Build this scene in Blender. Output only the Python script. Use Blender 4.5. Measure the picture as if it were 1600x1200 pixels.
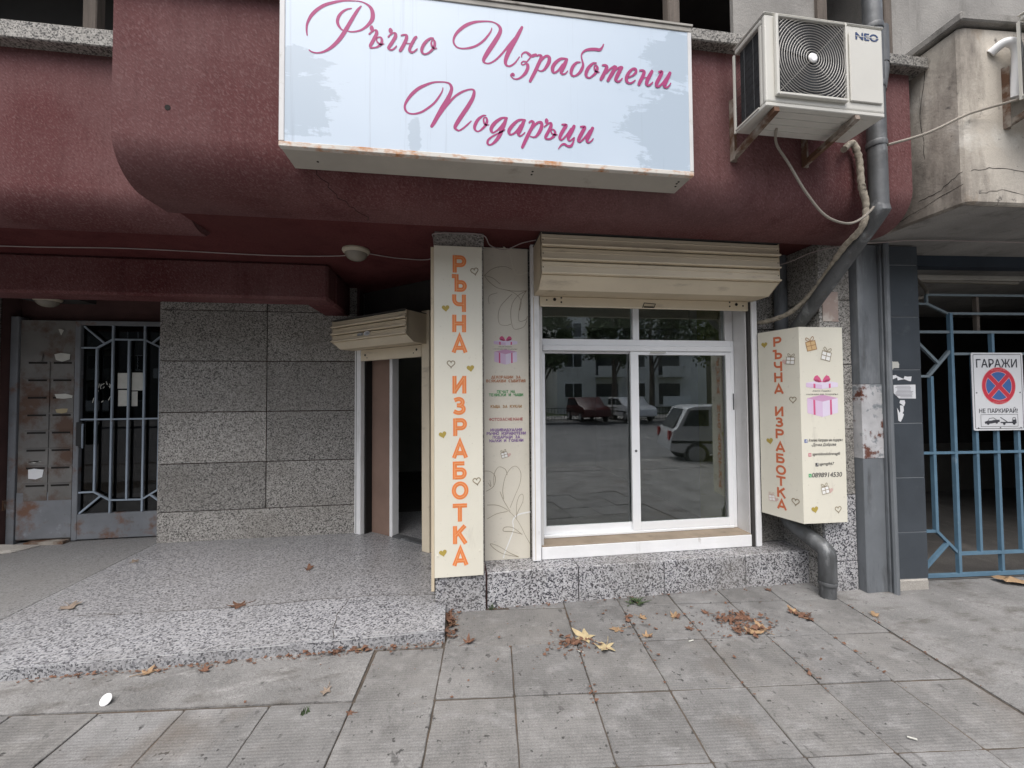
import bpy, bmesh, math, random
from mathutils import Vector, Matrix
R = math.radians
random.seed(11)
for o in list(bpy.data.objects): bpy.data.objects.remove(o)
sc = bpy.context.scene
col = sc.collection

# ------------------------------------------------------------------ camera, sky, sun, exposure
cd = bpy.data.cameras.new('camera'); cam = bpy.data.objects.new('camera', cd); col.objects.link(cam)
cd.sensor_fit = 'HORIZONTAL'; cd.sensor_width = 36.0; cd.lens = 36.0 * 630.0 / 1600.0
cd.clip_start = 0.05; cd.clip_end = 600
def cam_matrix(yaw, pitch, roll, loc):
    y, p, r = R(yaw), R(pitch), R(roll)
    f = Vector((math.sin(y)*math.cos(p), math.cos(y)*math.cos(p), math.sin(p)))
    rt = Vector((math.cos(y), -math.sin(y), 0)); up = rt.cross(f)
    c, s = math.cos(r), math.sin(r)
    a = rt*c - up*s; b = up*c + rt*s
    m = Matrix((a, b, -f)).transposed().to_4x4(); m.translation = loc
    return m
cam.matrix_world = cam_matrix(8.0, 1.6, 0.43, Vector((0, 0, 1.5)))
sc.camera = cam

SUN_EL, SUN_AZ = 62, 200
wd = bpy.data.worlds.new('World'); sc.world = wd; wd.use_nodes = True
wn = wd.node_tree.nodes; wl = wd.node_tree.links
bg = wn['Background']
sky = wn.new('ShaderNodeTexSky'); sky.sky_type = 'NISHITA'; sky.sun_disc = False
sky.sun_elevation = R(SUN_EL); sky.sun_rotation = R(SUN_AZ); sky.dust_density = 5.0; sky.air_density = 1.0; sky.ozone_density = 1.0
hs = wn.new('ShaderNodeHueSaturation'); hs.inputs['Saturation'].default_value = 0.54
wl.new(sky.outputs[0], hs.inputs['Color']); wl.new(hs.outputs[0], bg.inputs['Color'])
bg.inputs['Strength'].default_value = 0.14
sl = bpy.data.lights.new('sun', 'SUN'); sl.energy = 1.4; sl.angle = R(55); sl.color = (1.0, 0.985, 0.965)
so = bpy.data.objects.new('sun', sl); col.objects.link(so)
sd = Vector((math.sin(R(SUN_AZ))*math.cos(R(SUN_EL)), math.cos(R(SUN_AZ))*math.cos(R(SUN_EL)), math.sin(R(SUN_EL))))
so.rotation_euler = sd.to_track_quat('Z', 'Y').to_euler(); so.location = sd*30
sc.render.engine = 'CYCLES'
sc.view_settings.view_transform = 'Standard'; sc.view_settings.look = 'None'
sc.view_settings.gamma = 1.0; sc.view_settings.use_curve_mapping = False
sc.view_settings.exposure = 0.74
sc.cycles.max_bounces = 8; sc.cycles.diffuse_bounces = 5; sc.cycles.glossy_bounces = 4
sc.cycles.transparent_max_bounces = 12; sc.cycles.caustics_reflective = False; sc.cycles.caustics_refractive = False

# ------------------------------------------------------------------ materials
class N:
    def __init__(s, name):
        s.m = bpy.data.materials.new(name); s.m.use_nodes = True
        s.t = s.m.node_tree; s.b = s.t.nodes['Principled BSDF']; s.pos = None
    def new(s, k, **kw):
        n = s.t.nodes.new(k)
        for a, v in kw.items(): setattr(n, a, v)
        return n
    def ln(s, a, b): s.t.links.new(a, b)
    def P(s):
        if s.pos is None: s.pos = s.new('ShaderNodeNewGeometry').outputs['Position']
        return s.pos
    def mp(s, scale=(1,1,1), rot=(0,0,0), loc=(0,0,0)):
        n = s.new('ShaderNodeMapping'); n.inputs['Scale'].default_value = scale
        n.inputs['Rotation'].default_value = rot; n.inputs['Location'].default_value = loc
        s.ln(s.P(), n.inputs['Vector']); return n.outputs[0]
    def mpt(s, scale=(1,1,1), rot=(0,0,0)):
        n = s.new('ShaderNodeMapping', vector_type='TEXTURE'); n.inputs['Scale'].default_value = scale; n.inputs['Rotation'].default_value = rot
        s.ln(s.P(), n.inputs['Vector']); return n.outputs[0]
    def noise(s, sc_, detail=4, rough=.55, vec=None, dist=0):
        n = s.new('ShaderNodeTexNoise'); n.inputs['Scale'].default_value = sc_; n.inputs['Detail'].default_value = detail
        n.inputs['Roughness'].default_value = rough; n.inputs['Distortion'].default_value = dist
        s.ln(vec if vec is not None else s.P(), n.inputs['Vector']); return n.outputs['Fac']
    def ramp(s, fac, stops, const=False):
        n = s.new('ShaderNodeValToRGB'); e = n.color_ramp
        if const: e.interpolation = 'CONSTANT'
        while len(e.elements) < len(stops): e.elements.new(.5)
        for el, (p, c) in zip(e.elements, stops):
            el.position = p; el.color = (*c, 1) if len(c) == 3 else c
        s.ln(fac, n.inputs[0]); return n.outputs[0]
    def mask(s, fac, lo, hi):
        n = s.new('ShaderNodeMapRange'); n.inputs[1].default_value = lo; n.inputs[2].default_value = hi
        s.ln(fac, n.inputs[0]); return n.outputs[0]
    def math(s, op, a, b=None):
        n = s.new('ShaderNodeMath', operation=op)
        for i, v in enumerate((a, b)):
            if v is None: continue
            if isinstance(v, (int, float)): n.inputs[i].default_value = v
            else: s.ln(v, n.inputs[i])
        return n.outputs[0]
    def mix(s, fac, a, b, mode='MIX'):
        n = s.new('ShaderNodeMix', data_type='RGBA', blend_type=mode)
        for i, v in ((0, fac), (6, a), (7, b)):
            if isinstance(v, (int, float)): n.inputs[i].default_value = v
            elif isinstance(v, tuple): n.inputs[i].default_value = (*v, 1)
            else: s.ln(v, n.inputs[i])
        return n.outputs[2]
    def bump(s, h, strength, dist=.01):
        n = s.new('ShaderNodeBump'); n.inputs['Strength'].default_value = strength; n.inputs['Distance'].default_value = dist
        s.ln(h, n.inputs['Height'])
        old = s.b.inputs['Normal'].links
        if old: s.ln(old[0].from_socket, n.inputs['Normal'])
        s.ln(n.outputs[0], s.b.inputs['Normal'])
    def col(s, c):
        if isinstance(c, tuple): s.b.inputs['Base Color'].default_value = (*c, 1)
        else: s.ln(c, s.b.inputs['Base Color'])
    def set(s, rough=.8, metal=0, spec=.5):
        s.b.inputs['Roughness'].default_value = rough; s.b.inputs['Metallic'].default_value = metal
        s.b.inputs['Specular IOR Level'].default_value = spec; return s

def sc3(c, k): return tuple(max(0, min(1, x*k)) for x in c)
def M(name, c, rough=.8, metal=0, var=.18, vs=3., bump=0., bs=80., spec=.4, over=(), stretch=(1,1,1), grain=0., gs=170):
    """base colour with noise variation; over: (colour, scale, lo, hi, stretch) stains with shapes of their own"""
    n = N(name).set(rough, metal, spec)
    v = n.noise(vs, 6, .6, n.mp(stretch))
    base = n.mix(n.mask(v, .3, .7), sc3(c, 1-var), sc3(c, 1+var))
    for i, (oc, os_, lo, hi, st) in enumerate(over):
        f = n.noise(os_, 8, .65, n.mp(st, loc=(i*7.3+1, i*3.1, i*5.7)))
        base = n.mix(n.mask(f, lo, hi), base, oc)
    if grain:
        gr = n.mask(n.noise(gs, 3, .7), .28, .72); base = n.mix(1.0, base, n.mix(gr, (1-grain,)*3, (1+grain,)*3), 'MULTIPLY')
    n.col(base)
    if bump: n.bump(n.noise(bs, 5, .6), bump)
    return n.m
S1 = (1,1,1)
def granite(name, sc_, dark, mid, light, dirt, rough=.6, bump=.25, dscale=1.6, fr=(.30,.62), dlo=.45, dhi=.8, vary=.13):
    n = N(name).set(rough, 0, .4)
    d = n.new('ShaderNodeTexNoise'); d.inputs['Scale'].default_value = sc_*.8; d.inputs['Detail'].default_value = 2
    n.ln(n.P(), d.inputs['Vector'])
    vm = n.new('ShaderNodeVectorMath', operation='MULTIPLY_ADD'); n.ln(d.outputs['Color'], vm.inputs[0])
    vm.inputs[1].default_value = (1.3/sc_,)*3; n.ln(n.P(), vm.inputs[2])
    vo = n.new('ShaderNodeTexVoronoi'); vo.inputs['Scale'].default_value = sc_; n.ln(vm.outputs[0], vo.inputs['Vector'])
    sp = n.new('ShaderNodeSeparateColor'); n.ln(vo.outputs['Color'], sp.inputs[0])
    c = n.ramp(sp.outputs[0], [(0, dark), (fr[0]*.6, sc3(dark, 2.2)), (fr[0], mid), ((fr[0]+fr[1])/2, sc3(mid, 1.35)), (fr[1], light), ((1+fr[1])/2, sc3(light, .82))], True)
    dm = n.mask(n.noise(dscale, 7, .6), dlo, dhi)
    c = n.mix(n.math('MULTIPLY', dm, .75), c, dirt)
    inf = n.new('ShaderNodeObjectInfo')
    c = n.mix(1.0, c, n.ramp(inf.outputs['Random'], [(0,(1-vary*1.2,)*3),(.5,(1,1,1)),(1,(1+vary,)*3)]), 'MULTIPLY')
    n.col(c)
    if bump:
        n.bump(sp.outputs[0], bump, .002); n.bump(n.noise(sc_*1.6, 4), bump, .003)
    return n.m

m_granite = granite('terrazzo_cladding', 122, (.066,.063,.059), (.222,.213,.199), (.41,.395,.37), (.185,.172,.152), dlo=.46, dhi=.84)
m_plinth = granite('terrazzo_plinth', 112, (.045,.045,.052), (.28,.28,.288), (.50,.50,.515), (.20,.188,.172), fr=(.34,.6), dlo=.44, dhi=.76)
m_platform = granite('polished_terrazzo', 118, (.082,.082,.088), (.235,.236,.243), (.375,.377,.387), (.20,.197,.192), rough=.34, bump=.03, dscale=1.1, dlo=.42, dhi=.8, vary=.02)
m_landing = granite('worn_landing_stone', 125, (.11,.11,.112), (.19,.19,.19), (.25,.25,.25), (.17,.166,.16), rough=.5, bump=.04, dscale=1.3, dlo=.36, dhi=.7, vary=.02)
m_platedge = granite('paler_front_terrazzo', 112, (.080,.081,.088), (.243,.246,.256), (.39,.395,.408), (.215,.213,.21), rough=.38, bump=.04, dscale=1.6, dlo=.44, dhi=.8, vary=.02)  # front slab, slightly paler and bluer than the platform
m_sillstone = granite('terrazzo_sill', 120, (.05,.048,.045), (.19,.182,.168), (.34,.325,.30), (.13,.12,.105))

def plaster(name, a, b, c, bump=.6, fle=.6):
    n = N(name).set(1.0, 0, .06)
    base = n.mix(n.mask(n.noise(1.1, 7, .62), .35, .68), a, b)
    dv = n.mpt((1,1,2.2), (0, R(-42), 0))
    fl = n.mask(n.noise(115, 3, .65, dv), .50, .66)
    base = n.mix(n.math('MULTIPLY', fl, fle), base, c)
    dk = n.mask(n.noise(95, 3, .6, n.mpt((1,1,2.2), (0, R(-30), R(20)))), .46, .30)
    base = n.mix(n.math('MULTIPLY', dk, .5), base, sc3(a, .5))
    st = n.mask(n.noise(3.0, 6, .7, n.mp((2.2, 2.2, .22), loc=(3,1,2))), .50, .74)
    base = n.mix(n.math('MULTIPLY', st, .6), base, sc3(a, .62))
    pt = n.mask(n.noise(.55, 5, .6, n.mp(loc=(4,2,8))), .45, .68)
    base = n.mix(n.math('MULTIPLY', pt, .5), base, sc3(c, .62))
    n.col(base)
    n.bump(n.noise(115, 5, .65, dv), bump, .006); n.bump(n.noise(6, 4), .12, .012)
    return n.m
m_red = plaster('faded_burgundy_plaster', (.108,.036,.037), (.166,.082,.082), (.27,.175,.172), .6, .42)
m_red2 = plaster('shaded_burgundy_soffit_paint', (.088,.025,.026), (.115,.038,.038), (.16,.07,.065), .35, .3)  # redder soffit paint, darkened further to hold the underside's shade
m_joint = M('brown_joint_mortar', (.085,.045,.042), .95, bump=.3)
m_conc_beige = M('weathered_beige_concrete', (.50,.46,.40), .92, var=.16, vs=1.6, bump=.35, bs=45, over=[((.17,.15,.13), 1.7, .46, .66, (1.5,1.5,.5)), ((.28,.22,.16), 5, .58, .72, (1,1,.35)), ((.62,.60,.55), 2.3, .56, .70, S1), ((.085,.075,.065), 2.1, .60, .76, (3,3,.25)), ((.12,.11,.10), 16, .62, .72, S1)], grain=0.12)
m_conc_grey = M('dirty_grey_concrete', (.27,.26,.245), .93, var=.25, vs=2.0, bump=.4, bs=50, over=[((.12,.115,.105), 2.5, .55, .75, (2,2,.3))], grain=0.2)
m_apron = M('trowelled_pavement_concrete', (.200,.197,.193), .95, var=.28, vs=2.4, bump=.9, bs=42, over=[((.115,.108,.10), 3, .52, .68, (1,2.4,1)), ((.30,.296,.29), 5, .60, .74, (1,3,1)), ((.13,.10,.08), 1.8, .62, .78, S1), ((.085,.082,.08), 14, .62, .70, (1,2,1)), ((.05,.048,.046), 26, .70, .73, S1)], grain=.32)
def paver_mat():
    n = N('ribbed_concrete_paver').set(.88, 0, .3)
    inf = n.new('ShaderNodeObjectInfo')
    base = n.ramp(inf.outputs['Random'], [(0, (.185,.183,.180)), (.3, (.225,.223,.220)), (.6, (.258,.258,.258)), (.85, (.215,.209,.200)), (1, (.275,.275,.274))])
    base = n.mix(n.math('MULTIPLY', n.mask(n.noise(2.6, 8, .68), .40, .64), .85), base, (.140,.138,.136))
    base = n.mix(n.math('MULTIPLY', n.mask(n.noise(4.2, 9, .75, n.mp((1,2.2,1), rot=(0,0,R(30)), loc=(3,7,1))), .52, .66), .55), base, (.33,.33,.33))
    base = n.mix(n.math('MULTIPLY', n.mask(n.noise(20, 3, .5, n.mp((1,.6,1), loc=(5,5,2))), .66, .72), .75), base, (.07,.068,.067))
    base = n.mix(n.math('MULTIPLY', n.mask(n.noise(12, 6, .7, n.mp(loc=(6,1,3))), .52, .70), .45), base, (.115,.112,.108))
    base = n.mix(n.math('MULTIPLY', n.mask(n.noise(9, 6, .6, n.mp(loc=(4,4,4))), .55, .75), .5), base, (.33,.325,.318))
    base = n.mix(n.mask(n.noise(30, 2, .5, n.mp(loc=(9,2,1))), .69, .725), base, (.065,.063,.062))
    base = n.mix(n.math('MULTIPLY', n.mask(n.noise(7, 5, .6, n.mp(loc=(1,8,1))), .66, .72), .7), base, (.085,.082,.08))
    base = n.mix(n.math('MULTIPLY', n.mask(n.noise(1.3, 5, .6, n.mp(loc=(2,2,9))), .6, .8), .6), base, (.16,.125,.095))
    w1 = n.new('ShaderNodeTexWave'); w1.inputs['Scale'].default_value = 20; w1.inputs['Distortion'].default_value = .3
    n.ln(n.mp(rot=(0,0,R(5.3))), w1.inputs['Vector'])
    w2 = n.new('ShaderNodeTexWave', bands_direction='Y'); w2.inputs['Scale'].default_value = 20; w2.inputs['Distortion'].default_value = .3
    n.ln(n.mp(rot=(0,0,R(5.3))), w2.inputs['Vector'])
    g = n.math('MULTIPLY', n.math('ADD', n.math('MULTIPLY', w1.outputs['Fac'], .45), .55), w2.outputs['Fac'])
    base = n.mix(n.math('MULTIPLY', g, .14), base, (.36,.355,.345))
    n.col(base)
    gr = n.mask(n.noise(190, 3, .7), .28, .72)
    n.col(n.mix(1.0, base, n.mix(gr, (.60,.60,.60), (1.06,1.055,1.05)), 'MULTIPLY'))
    n.bump(g, .25, .004); n.bump(n.noise(120, 4), .35, .003)
    return n.m
m_paver = paver_mat()
m_dirt = M('joint_dirt', (.075,.062,.050), .98, var=.35, vs=9, bump=.5, over=[((.13,.085,.055), 5, .55, .7, S1)])
m_asphalt = M('asphalt', (.155,.155,.157), .9, bump=.5, bs=160, over=[((.09,.09,.09), 1.2, .5, .7, S1)], grain=0.4)
m_grass = M('verge_grass', (.06,.085,.03), .95, var=.35, vs=2, bump=.6, bs=40)
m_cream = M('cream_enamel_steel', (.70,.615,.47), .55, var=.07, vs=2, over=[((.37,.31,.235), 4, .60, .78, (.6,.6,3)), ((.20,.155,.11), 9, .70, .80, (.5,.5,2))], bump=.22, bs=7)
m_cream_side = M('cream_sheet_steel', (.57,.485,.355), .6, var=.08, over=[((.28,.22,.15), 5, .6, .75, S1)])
m_holes = M('dark_hole', (.012,.010,.009), .9)
m_white = M('chalky_white_paint', (.82,.825,.83), .6, var=.05, vs=5, over=[((.40,.375,.34), 9, .66, .80, (1,1,.6)), ((.52,.52,.50), 3, .62, .8, (1.5,1.5,.4)), ((.22,.19,.16), 22, .72, .78, S1)], bump=.1, bs=50)
m_alu = M('white_aluminium_frame', (.84,.855,.87), .38, var=.03, over=[((.50,.50,.50), 7, .68, .85, S1)])
m_whitewall = M('white_reveal_plaster', (.62,.615,.61), .85, var=.08, vs=4, over=[((.42,.405,.385), 3, .55, .75, (1,1,.5)), ((.30,.275,.25), 14, .70, .78, S1)], bump=.15, bs=60)
m_silltile = M('dusty_brown_sill', (.30,.245,.185), .85, var=.15, vs=6, over=[((.17,.125,.09), 6, .6, .75, S1)], bump=.15)
m_brown = M('brown_painted_reveal', (.235,.155,.120), .8, var=.12, over=[((.22,.16,.13), 7, .66, .8, S1)], bump=.1)
def glass_mat(name='window_glass', r0=.15, tint=(.86,.90,.88)):
    """thin glazing: clear transmission plus a mirror share that grows towards grazing angles (Schlick)"""
    n = N(name); t = n.t; t.nodes.remove(n.b)
    out = t.nodes['Material Output']
    tr = n.new('ShaderNodeBsdfTransparent'); tr.inputs[0].default_value = (*tint, 1)
    gl = n.new('ShaderNodeBsdfGlossy'); gl.inputs['Roughness'].default_value = .006; gl.inputs['Color'].default_value = (.95,.97,1,1)
    lw = n.new('ShaderNodeLayerWeight'); lw.inputs['Blend'].default_value = .5
    f = n.math('ADD', n.math('MULTIPLY', n.math('POWER', lw.outputs['Facing'], 5.0), 1-r0), r0)
    mx = n.new('ShaderNodeMixShader')
    n.ln(f, mx.inputs[0]); n.ln(tr.outputs[0], mx.inputs[1]); n.ln(gl.outputs[0], mx.inputs[2])
    n.ln(mx.outputs[0], out.inputs['Surface']); return n.m
m_glass = glass_mat()
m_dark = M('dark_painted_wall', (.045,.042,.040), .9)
m_room = M('shop_wall_paint', (.42,.42,.39), .9, var=.1)
m_room_green = M('olive_wall_paint', (.34,.33,.14), .9, var=.08)
m_room_cream = M('pale_wall_strip', (.50,.48,.40), .9)
m_roomfloor = M('shop_floor_tile', (.075,.068,.06), .5, var=.2, vs=4)
m_zinc = M('galvanised_pipe', (.115,.120,.125), .5, metal=.25, var=.2, vs=7, over=[((.085,.088,.09), 5, .48, .62, (2,2,.5)), ((.26,.272,.28), 7, .56, .70, (1.5,1.5,.5)), ((.12,.10,.085), 11, .62, .74, S1)], bump=.25, bs=22)
m_zinc2 = M('grey_painted_steel', (.145,.158,.172), .55, var=.15, vs=3, over=[((.23,.245,.258), 3, .54, .70, (2,2,.5)), ((.075,.078,.082), 5, .54, .70, (2,2,.4))], bump=.08)
m_peel = M('peeling_paint_steel', (.44,.44,.45), .7, var=.2, vs=7, over=[((.20,.22,.235), 6, .50, .56, S1), ((.12,.045,.03), 5, .58, .63, S1)], bump=.3, bs=40)
m_rust = M('rusty_white_steel', (.33,.30,.26), .75, var=.15, over=[((.11,.055,.03), 7, .38, .56, (1,1,1)), ((.05,.03,.02), 11, .62, .74, S1)], bump=.25)
m_ac = M('aged_white_ac_enamel', (.58,.57,.525), .45, var=.05, over=[((.45,.43,.39), 4, .60, .8, (1,1,.35)), ((.34,.31,.27), 14, .72, .80, S1)])
m_acdark = M('dark_coil', (.022,.025,.028), .6, var=.4, vs=40)
m_black = M('black_plastic', (.012,.012,.013), .5)
m_grille = M('grille_wire', (.42,.405,.38), .5)
m_navy = M('navy_print', (.03,.055,.14), .6)
m_hose = M('beige_hose', (.27,.245,.21), .7, var=.12, vs=8)
m_wrap = M('wrapped_line_tape', (.33,.295,.24), .85, var=.35, vs=30, over=[((.10,.085,.07), 18, .58, .68, S1)], bump=.5, bs=60)
m_cable = M('thin_white_cable', (.34,.29,.28), .7)
m_blue = M('blue_gate_paint', (.100,.182,.255), .5, var=.12, vs=8, over=[((.20,.28,.35), 10, .62, .75, S1), ((.16,.10,.07), 9, .72, .80, S1)])
m_blue2 = M('grey_blue_gate_paint', (.16,.20,.225), .55, var=.12, over=[((.12,.08,.06), 9, .68, .78, S1)])
m_tile = M('slate_blue_pier_tile', (.048,.057,.068), .38, var=.16, vs=3.5, over=[((.10,.115,.125), 5, .6, .8, S1), ((.16,.165,.165), 40, .74, .78, S1)], bump=.05)
m_grout = M('pale_grout', (.24,.255,.27), .9)
m_stucco = M('exposed_cement', (.36,.34,.31), .95, bump=.5, var=.2, grain=0.25)
m_oldgate = M('old_grey_blue_door_paint', (.165,.175,.19), .6, var=.15, vs=4, over=[((.14,.075,.05), 3.2, .54, .64, S1), ((.10,.09,.08), 6, .6, .75, S1), ((.34,.36,.39), 4, .64, .78, S1)])
m_mail = M('worn_mailbox_paint', (.15,.145,.138), .65, var=.2, vs=3, over=[((.095,.055,.038), 3.5, .46, .60, S1), ((.22,.225,.23), 5, .64, .78, S1), ((.06,.05,.045), 9, .66, .76, S1)])
m_bar = M('pale_blue_grey_bar', (.27,.32,.38), .55, var=.15, over=[((.15,.10,.08), 12, .64, .74, S1)])
m_paper = M('old_white_paper', (.50,.50,.46), .9, var=.12, vs=9)
m_wood = M('weathered_wood', (.115,.095,.080), .85, var=.3, vs=6, stretch=(8,8,.6), bump=.3)
m_lampring = M('cream_lamp_ring', (.40,.36,.28), .5)
m_lampglass = M('frosted_lamp_bowl', (.22,.20,.165), .25, var=.1)
m_leafs = [M('dry_leaf_tan', (.30,.20,.115), .8, var=.3, vs=25, bump=.3), M('dry_leaf_brown', (.145,.075,.048), .8, var=.35, vs=25, bump=.3), M('dry_leaf_yellow', (.42,.34,.20), .75, var=.25, vs=22, bump=.3), M('dry_leaf_grey', (.24,.19,.15), .85, var=.3, vs=25, bump=.3)]
m_weed = M('green_weed', (.055,.085,.035), .8)
m_plasticw = M('white_plastic', (.80,.80,.80), .35, var=.02)
# printed signs
m_print = M('cream_printed_panel', (.72,.695,.595), .45, var=.04, vs=2, bump=.10, bs=7, over=[((.58,.55,.47), 45, .62, .7, S1), ((.50,.47,.40), 5, .62, .82, (1.5,1.5,.4)), ((.42,.38,.31), 60, .73, .76, S1)])
m_print2 = M('beige_printed_panel', (.72,.685,.59), .45, bump=.10, bs=7, var=.05, vs=1.2, over=[((.60,.57,.50), 40, .6, .68, S1), ((.63,.595,.51), 1.2, .48, .7, S1)])
def ink(name, c): return M(name, c, .55, var=.06)
i_orange = ink('orange_ink', (.78,.235,.07)); i_inline = ink('pale_inline_ink', (.84,.45,.22)); i_red = ink('brick_orange_ink', (.58,.155,.07))
i_gold = ink('gold_ink', (.42,.32,.075)); i_golddk = ink('taupe_ink', (.30,.25,.17)); i_tan = ink('tan_ink', (.60,.42,.22))
i_brown = ink('copper_ink', (.50,.22,.11)); i_green = ink('green_ink', (.10,.34,.13)); i_ochre = ink('ochre_ink', (.46,.27,.12)); i_rose = ink('rose_ink', (.50,.17,.16)); i_purple = ink('purple_ink', (.23,.12,.36))
i_black = ink('black_ink', (.03,.03,.035)); i_lilac = ink('lilac_ink', (.68,.52,.70)); i_lilac2 = ink('pale_lilac_ink', (.74,.66,.80)); i_pink = ink('pink_ink', (.62,.11,.24)); i_pinkdk = ink('dark_pink_ink', (.33,.05,.11)); i_mauve = ink('mauve_ink', (.60,.34,.52)); i_blush = ink('blush_ink', (.60,.42,.38))
i_white = ink('white_ink', (.82,.82,.80)); i_fb = ink('blue_icon_ink', (.05,.10,.32)); i_insta = ink('pink_icon_ink', (.60,.20,.24)); i_wa = ink('green_icon_ink', (.10,.42,.17))
i_magenta = ink('magenta_vinyl', (.33,.022,.14))
i_signred = ink('sign_red', (.55,.035,.06)); i_signblue = ink('sign_blue', (.05,.13,.35)); i_signblack = ink('sign_black', (.045,.045,.055)); i_signpink = ink('sign_pink', (.70,.30,.30))
m_signwhite = M('enamelled_sign_white', (.68,.69,.71), .35, var=.04, over=[((.55,.55,.55), 5, .62, .8, S1)])
def panel_mat():
    n = N('pale_blue_sign_film').set(.34, 0, .5)
    p = n.new('ShaderNodeSeparateXYZ'); n.ln(n.P(), p.inputs[0]); X, Z = p.outputs[0], p.outputs[2]
    base = n.mix(n.mask(n.noise(1.0, 3), .3, .7), (.46,.55,.65), (.52,.605,.70))
    # washed grey-blue brush swirls printed in the corners
    wv = n.noise(3.2, 6, .66, n.mp((1,1,1), loc=(2.2,0,.4), rot=(0,R(25),0)), 1.4)
    wv2 = n.noise(9, 5, .7, n.mp((.5,1,2.4), rot=(0,R(-35),0)), .6)
    def blob(cx, cz, rx, rz):
        a = n.math('DIVIDE', n.math('SUBTRACT', X, cx), rx); b = n.math('DIVIDE', n.math('SUBTRACT', Z, cz), rz)
        return n.math('SQRT', n.math('ADD', n.math('MULTIPLY', a, a), n.math('MULTIPLY', b, b)))
    nz = n.math('ADD', n.math('MULTIPLY', n.math('SUBTRACT', wv, .5), 1.7), n.math('MULTIPLY', n.math('SUBTRACT', wv2, .5), 1.5))
    tot = None
    for b in ((1.22,2.98,.30,.26), (1.28,3.38,.26,.15), (-.80,2.93,.26,.17), (-.78,3.14,.17,.07), (-.20,2.83,.035,.09)):
        f = n.mask(n.math('ADD', blob(*b), nz), .98, .86)
        tot = f if tot is None else n.math('MAXIMUM', tot, f)
    base = n.mix(n.math('MULTIPLY', tot, .62), base, (.325,.40,.475))
    st = n.mask(n.noise(7, 5, .7, n.mp((4.2,1,.07), loc=(5,0,1))), .60, .72)
    base = n.mix(n.math('MULTIPLY', st, .42), base, (.27,.32,.385))
    n.col(base); return n.m
m_panel = panel_mat()
m_frame_rust = M('white_frame_with_rust', (.60,.575,.53), .6, var=.08, over=[((.45,.19,.06), 9, .52, .66, (1,1,2)), ((.25,.12,.05), 14, .68, .78, S1)], bump=.1)
m_frame_wh = M('white_sign_frame', (.60,.60,.60), .55, var=.08, over=[((.40,.38,.34), 8, .62, .78, S1)])
m_case = M('dirty_sign_case', (.40,.375,.33), .7, var=.1, over=[((.24,.215,.18), 5, .6, .8, S1)])
m_cap = M('zinc_cover_strip', (.33,.315,.285), .7, var=.2, vs=6, over=[((.15,.135,.115), 8, .58, .7, (1,1,3))])

# ------------------------------------------------------------------ helpers
ORG = {}
def tag(o, label=None, cat=None, group=None, kind=None):
    if label: o['label'] = label
    if cat: o['category'] = cat
    if group: o['group'] = group
    if kind: o['kind'] = kind
    return o
def thing(name, loc, label, cat, group=None, rz=0):
    o = bpy.data.objects.new(name, None); o.empty_display_size = .1; col.objects.link(o)
    o.location = loc; o.rotation_euler.z = rz; ORG[o.name] = Vector(loc) if rz == 0 else Vector((0,0,0))
    return tag(o, label, cat, group)
class Fr:
    """a flat frame: origin, u (right), v (up), n = u x v (out of the face)"""
    def __init__(s, O, u=(1,0,0), v=(0,0,1)):
        s.O = Vector(O); s.u = Vector(u).normalized(); s.v = Vector(v).normalized(); s.n = s.u.cross(s.v)
    def __call__(s, a, b, c=0): return s.O + s.u*a + s.v*b + s.n*c
def catmull(pts, k=5):
    out = []
    n = len(pts)
    for i in range(n-1):
        p0, p1, p2, p3 = pts[max(i-1,0)], pts[i], pts[i+1], pts[min(i+2,n-1)]
        for j in range(k):
            t = j/k; t2 = t*t; t3 = t2*t
            out.append(tuple(.5*((2*b)+(c-a)*t+(2*a-5*b+4*c-d)*t2+(3*b-a-3*c+d)*t3) for a,b,c,d in zip(p0,p1,p2,p3)))
    out.append(tuple(pts[-1])); return out
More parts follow.
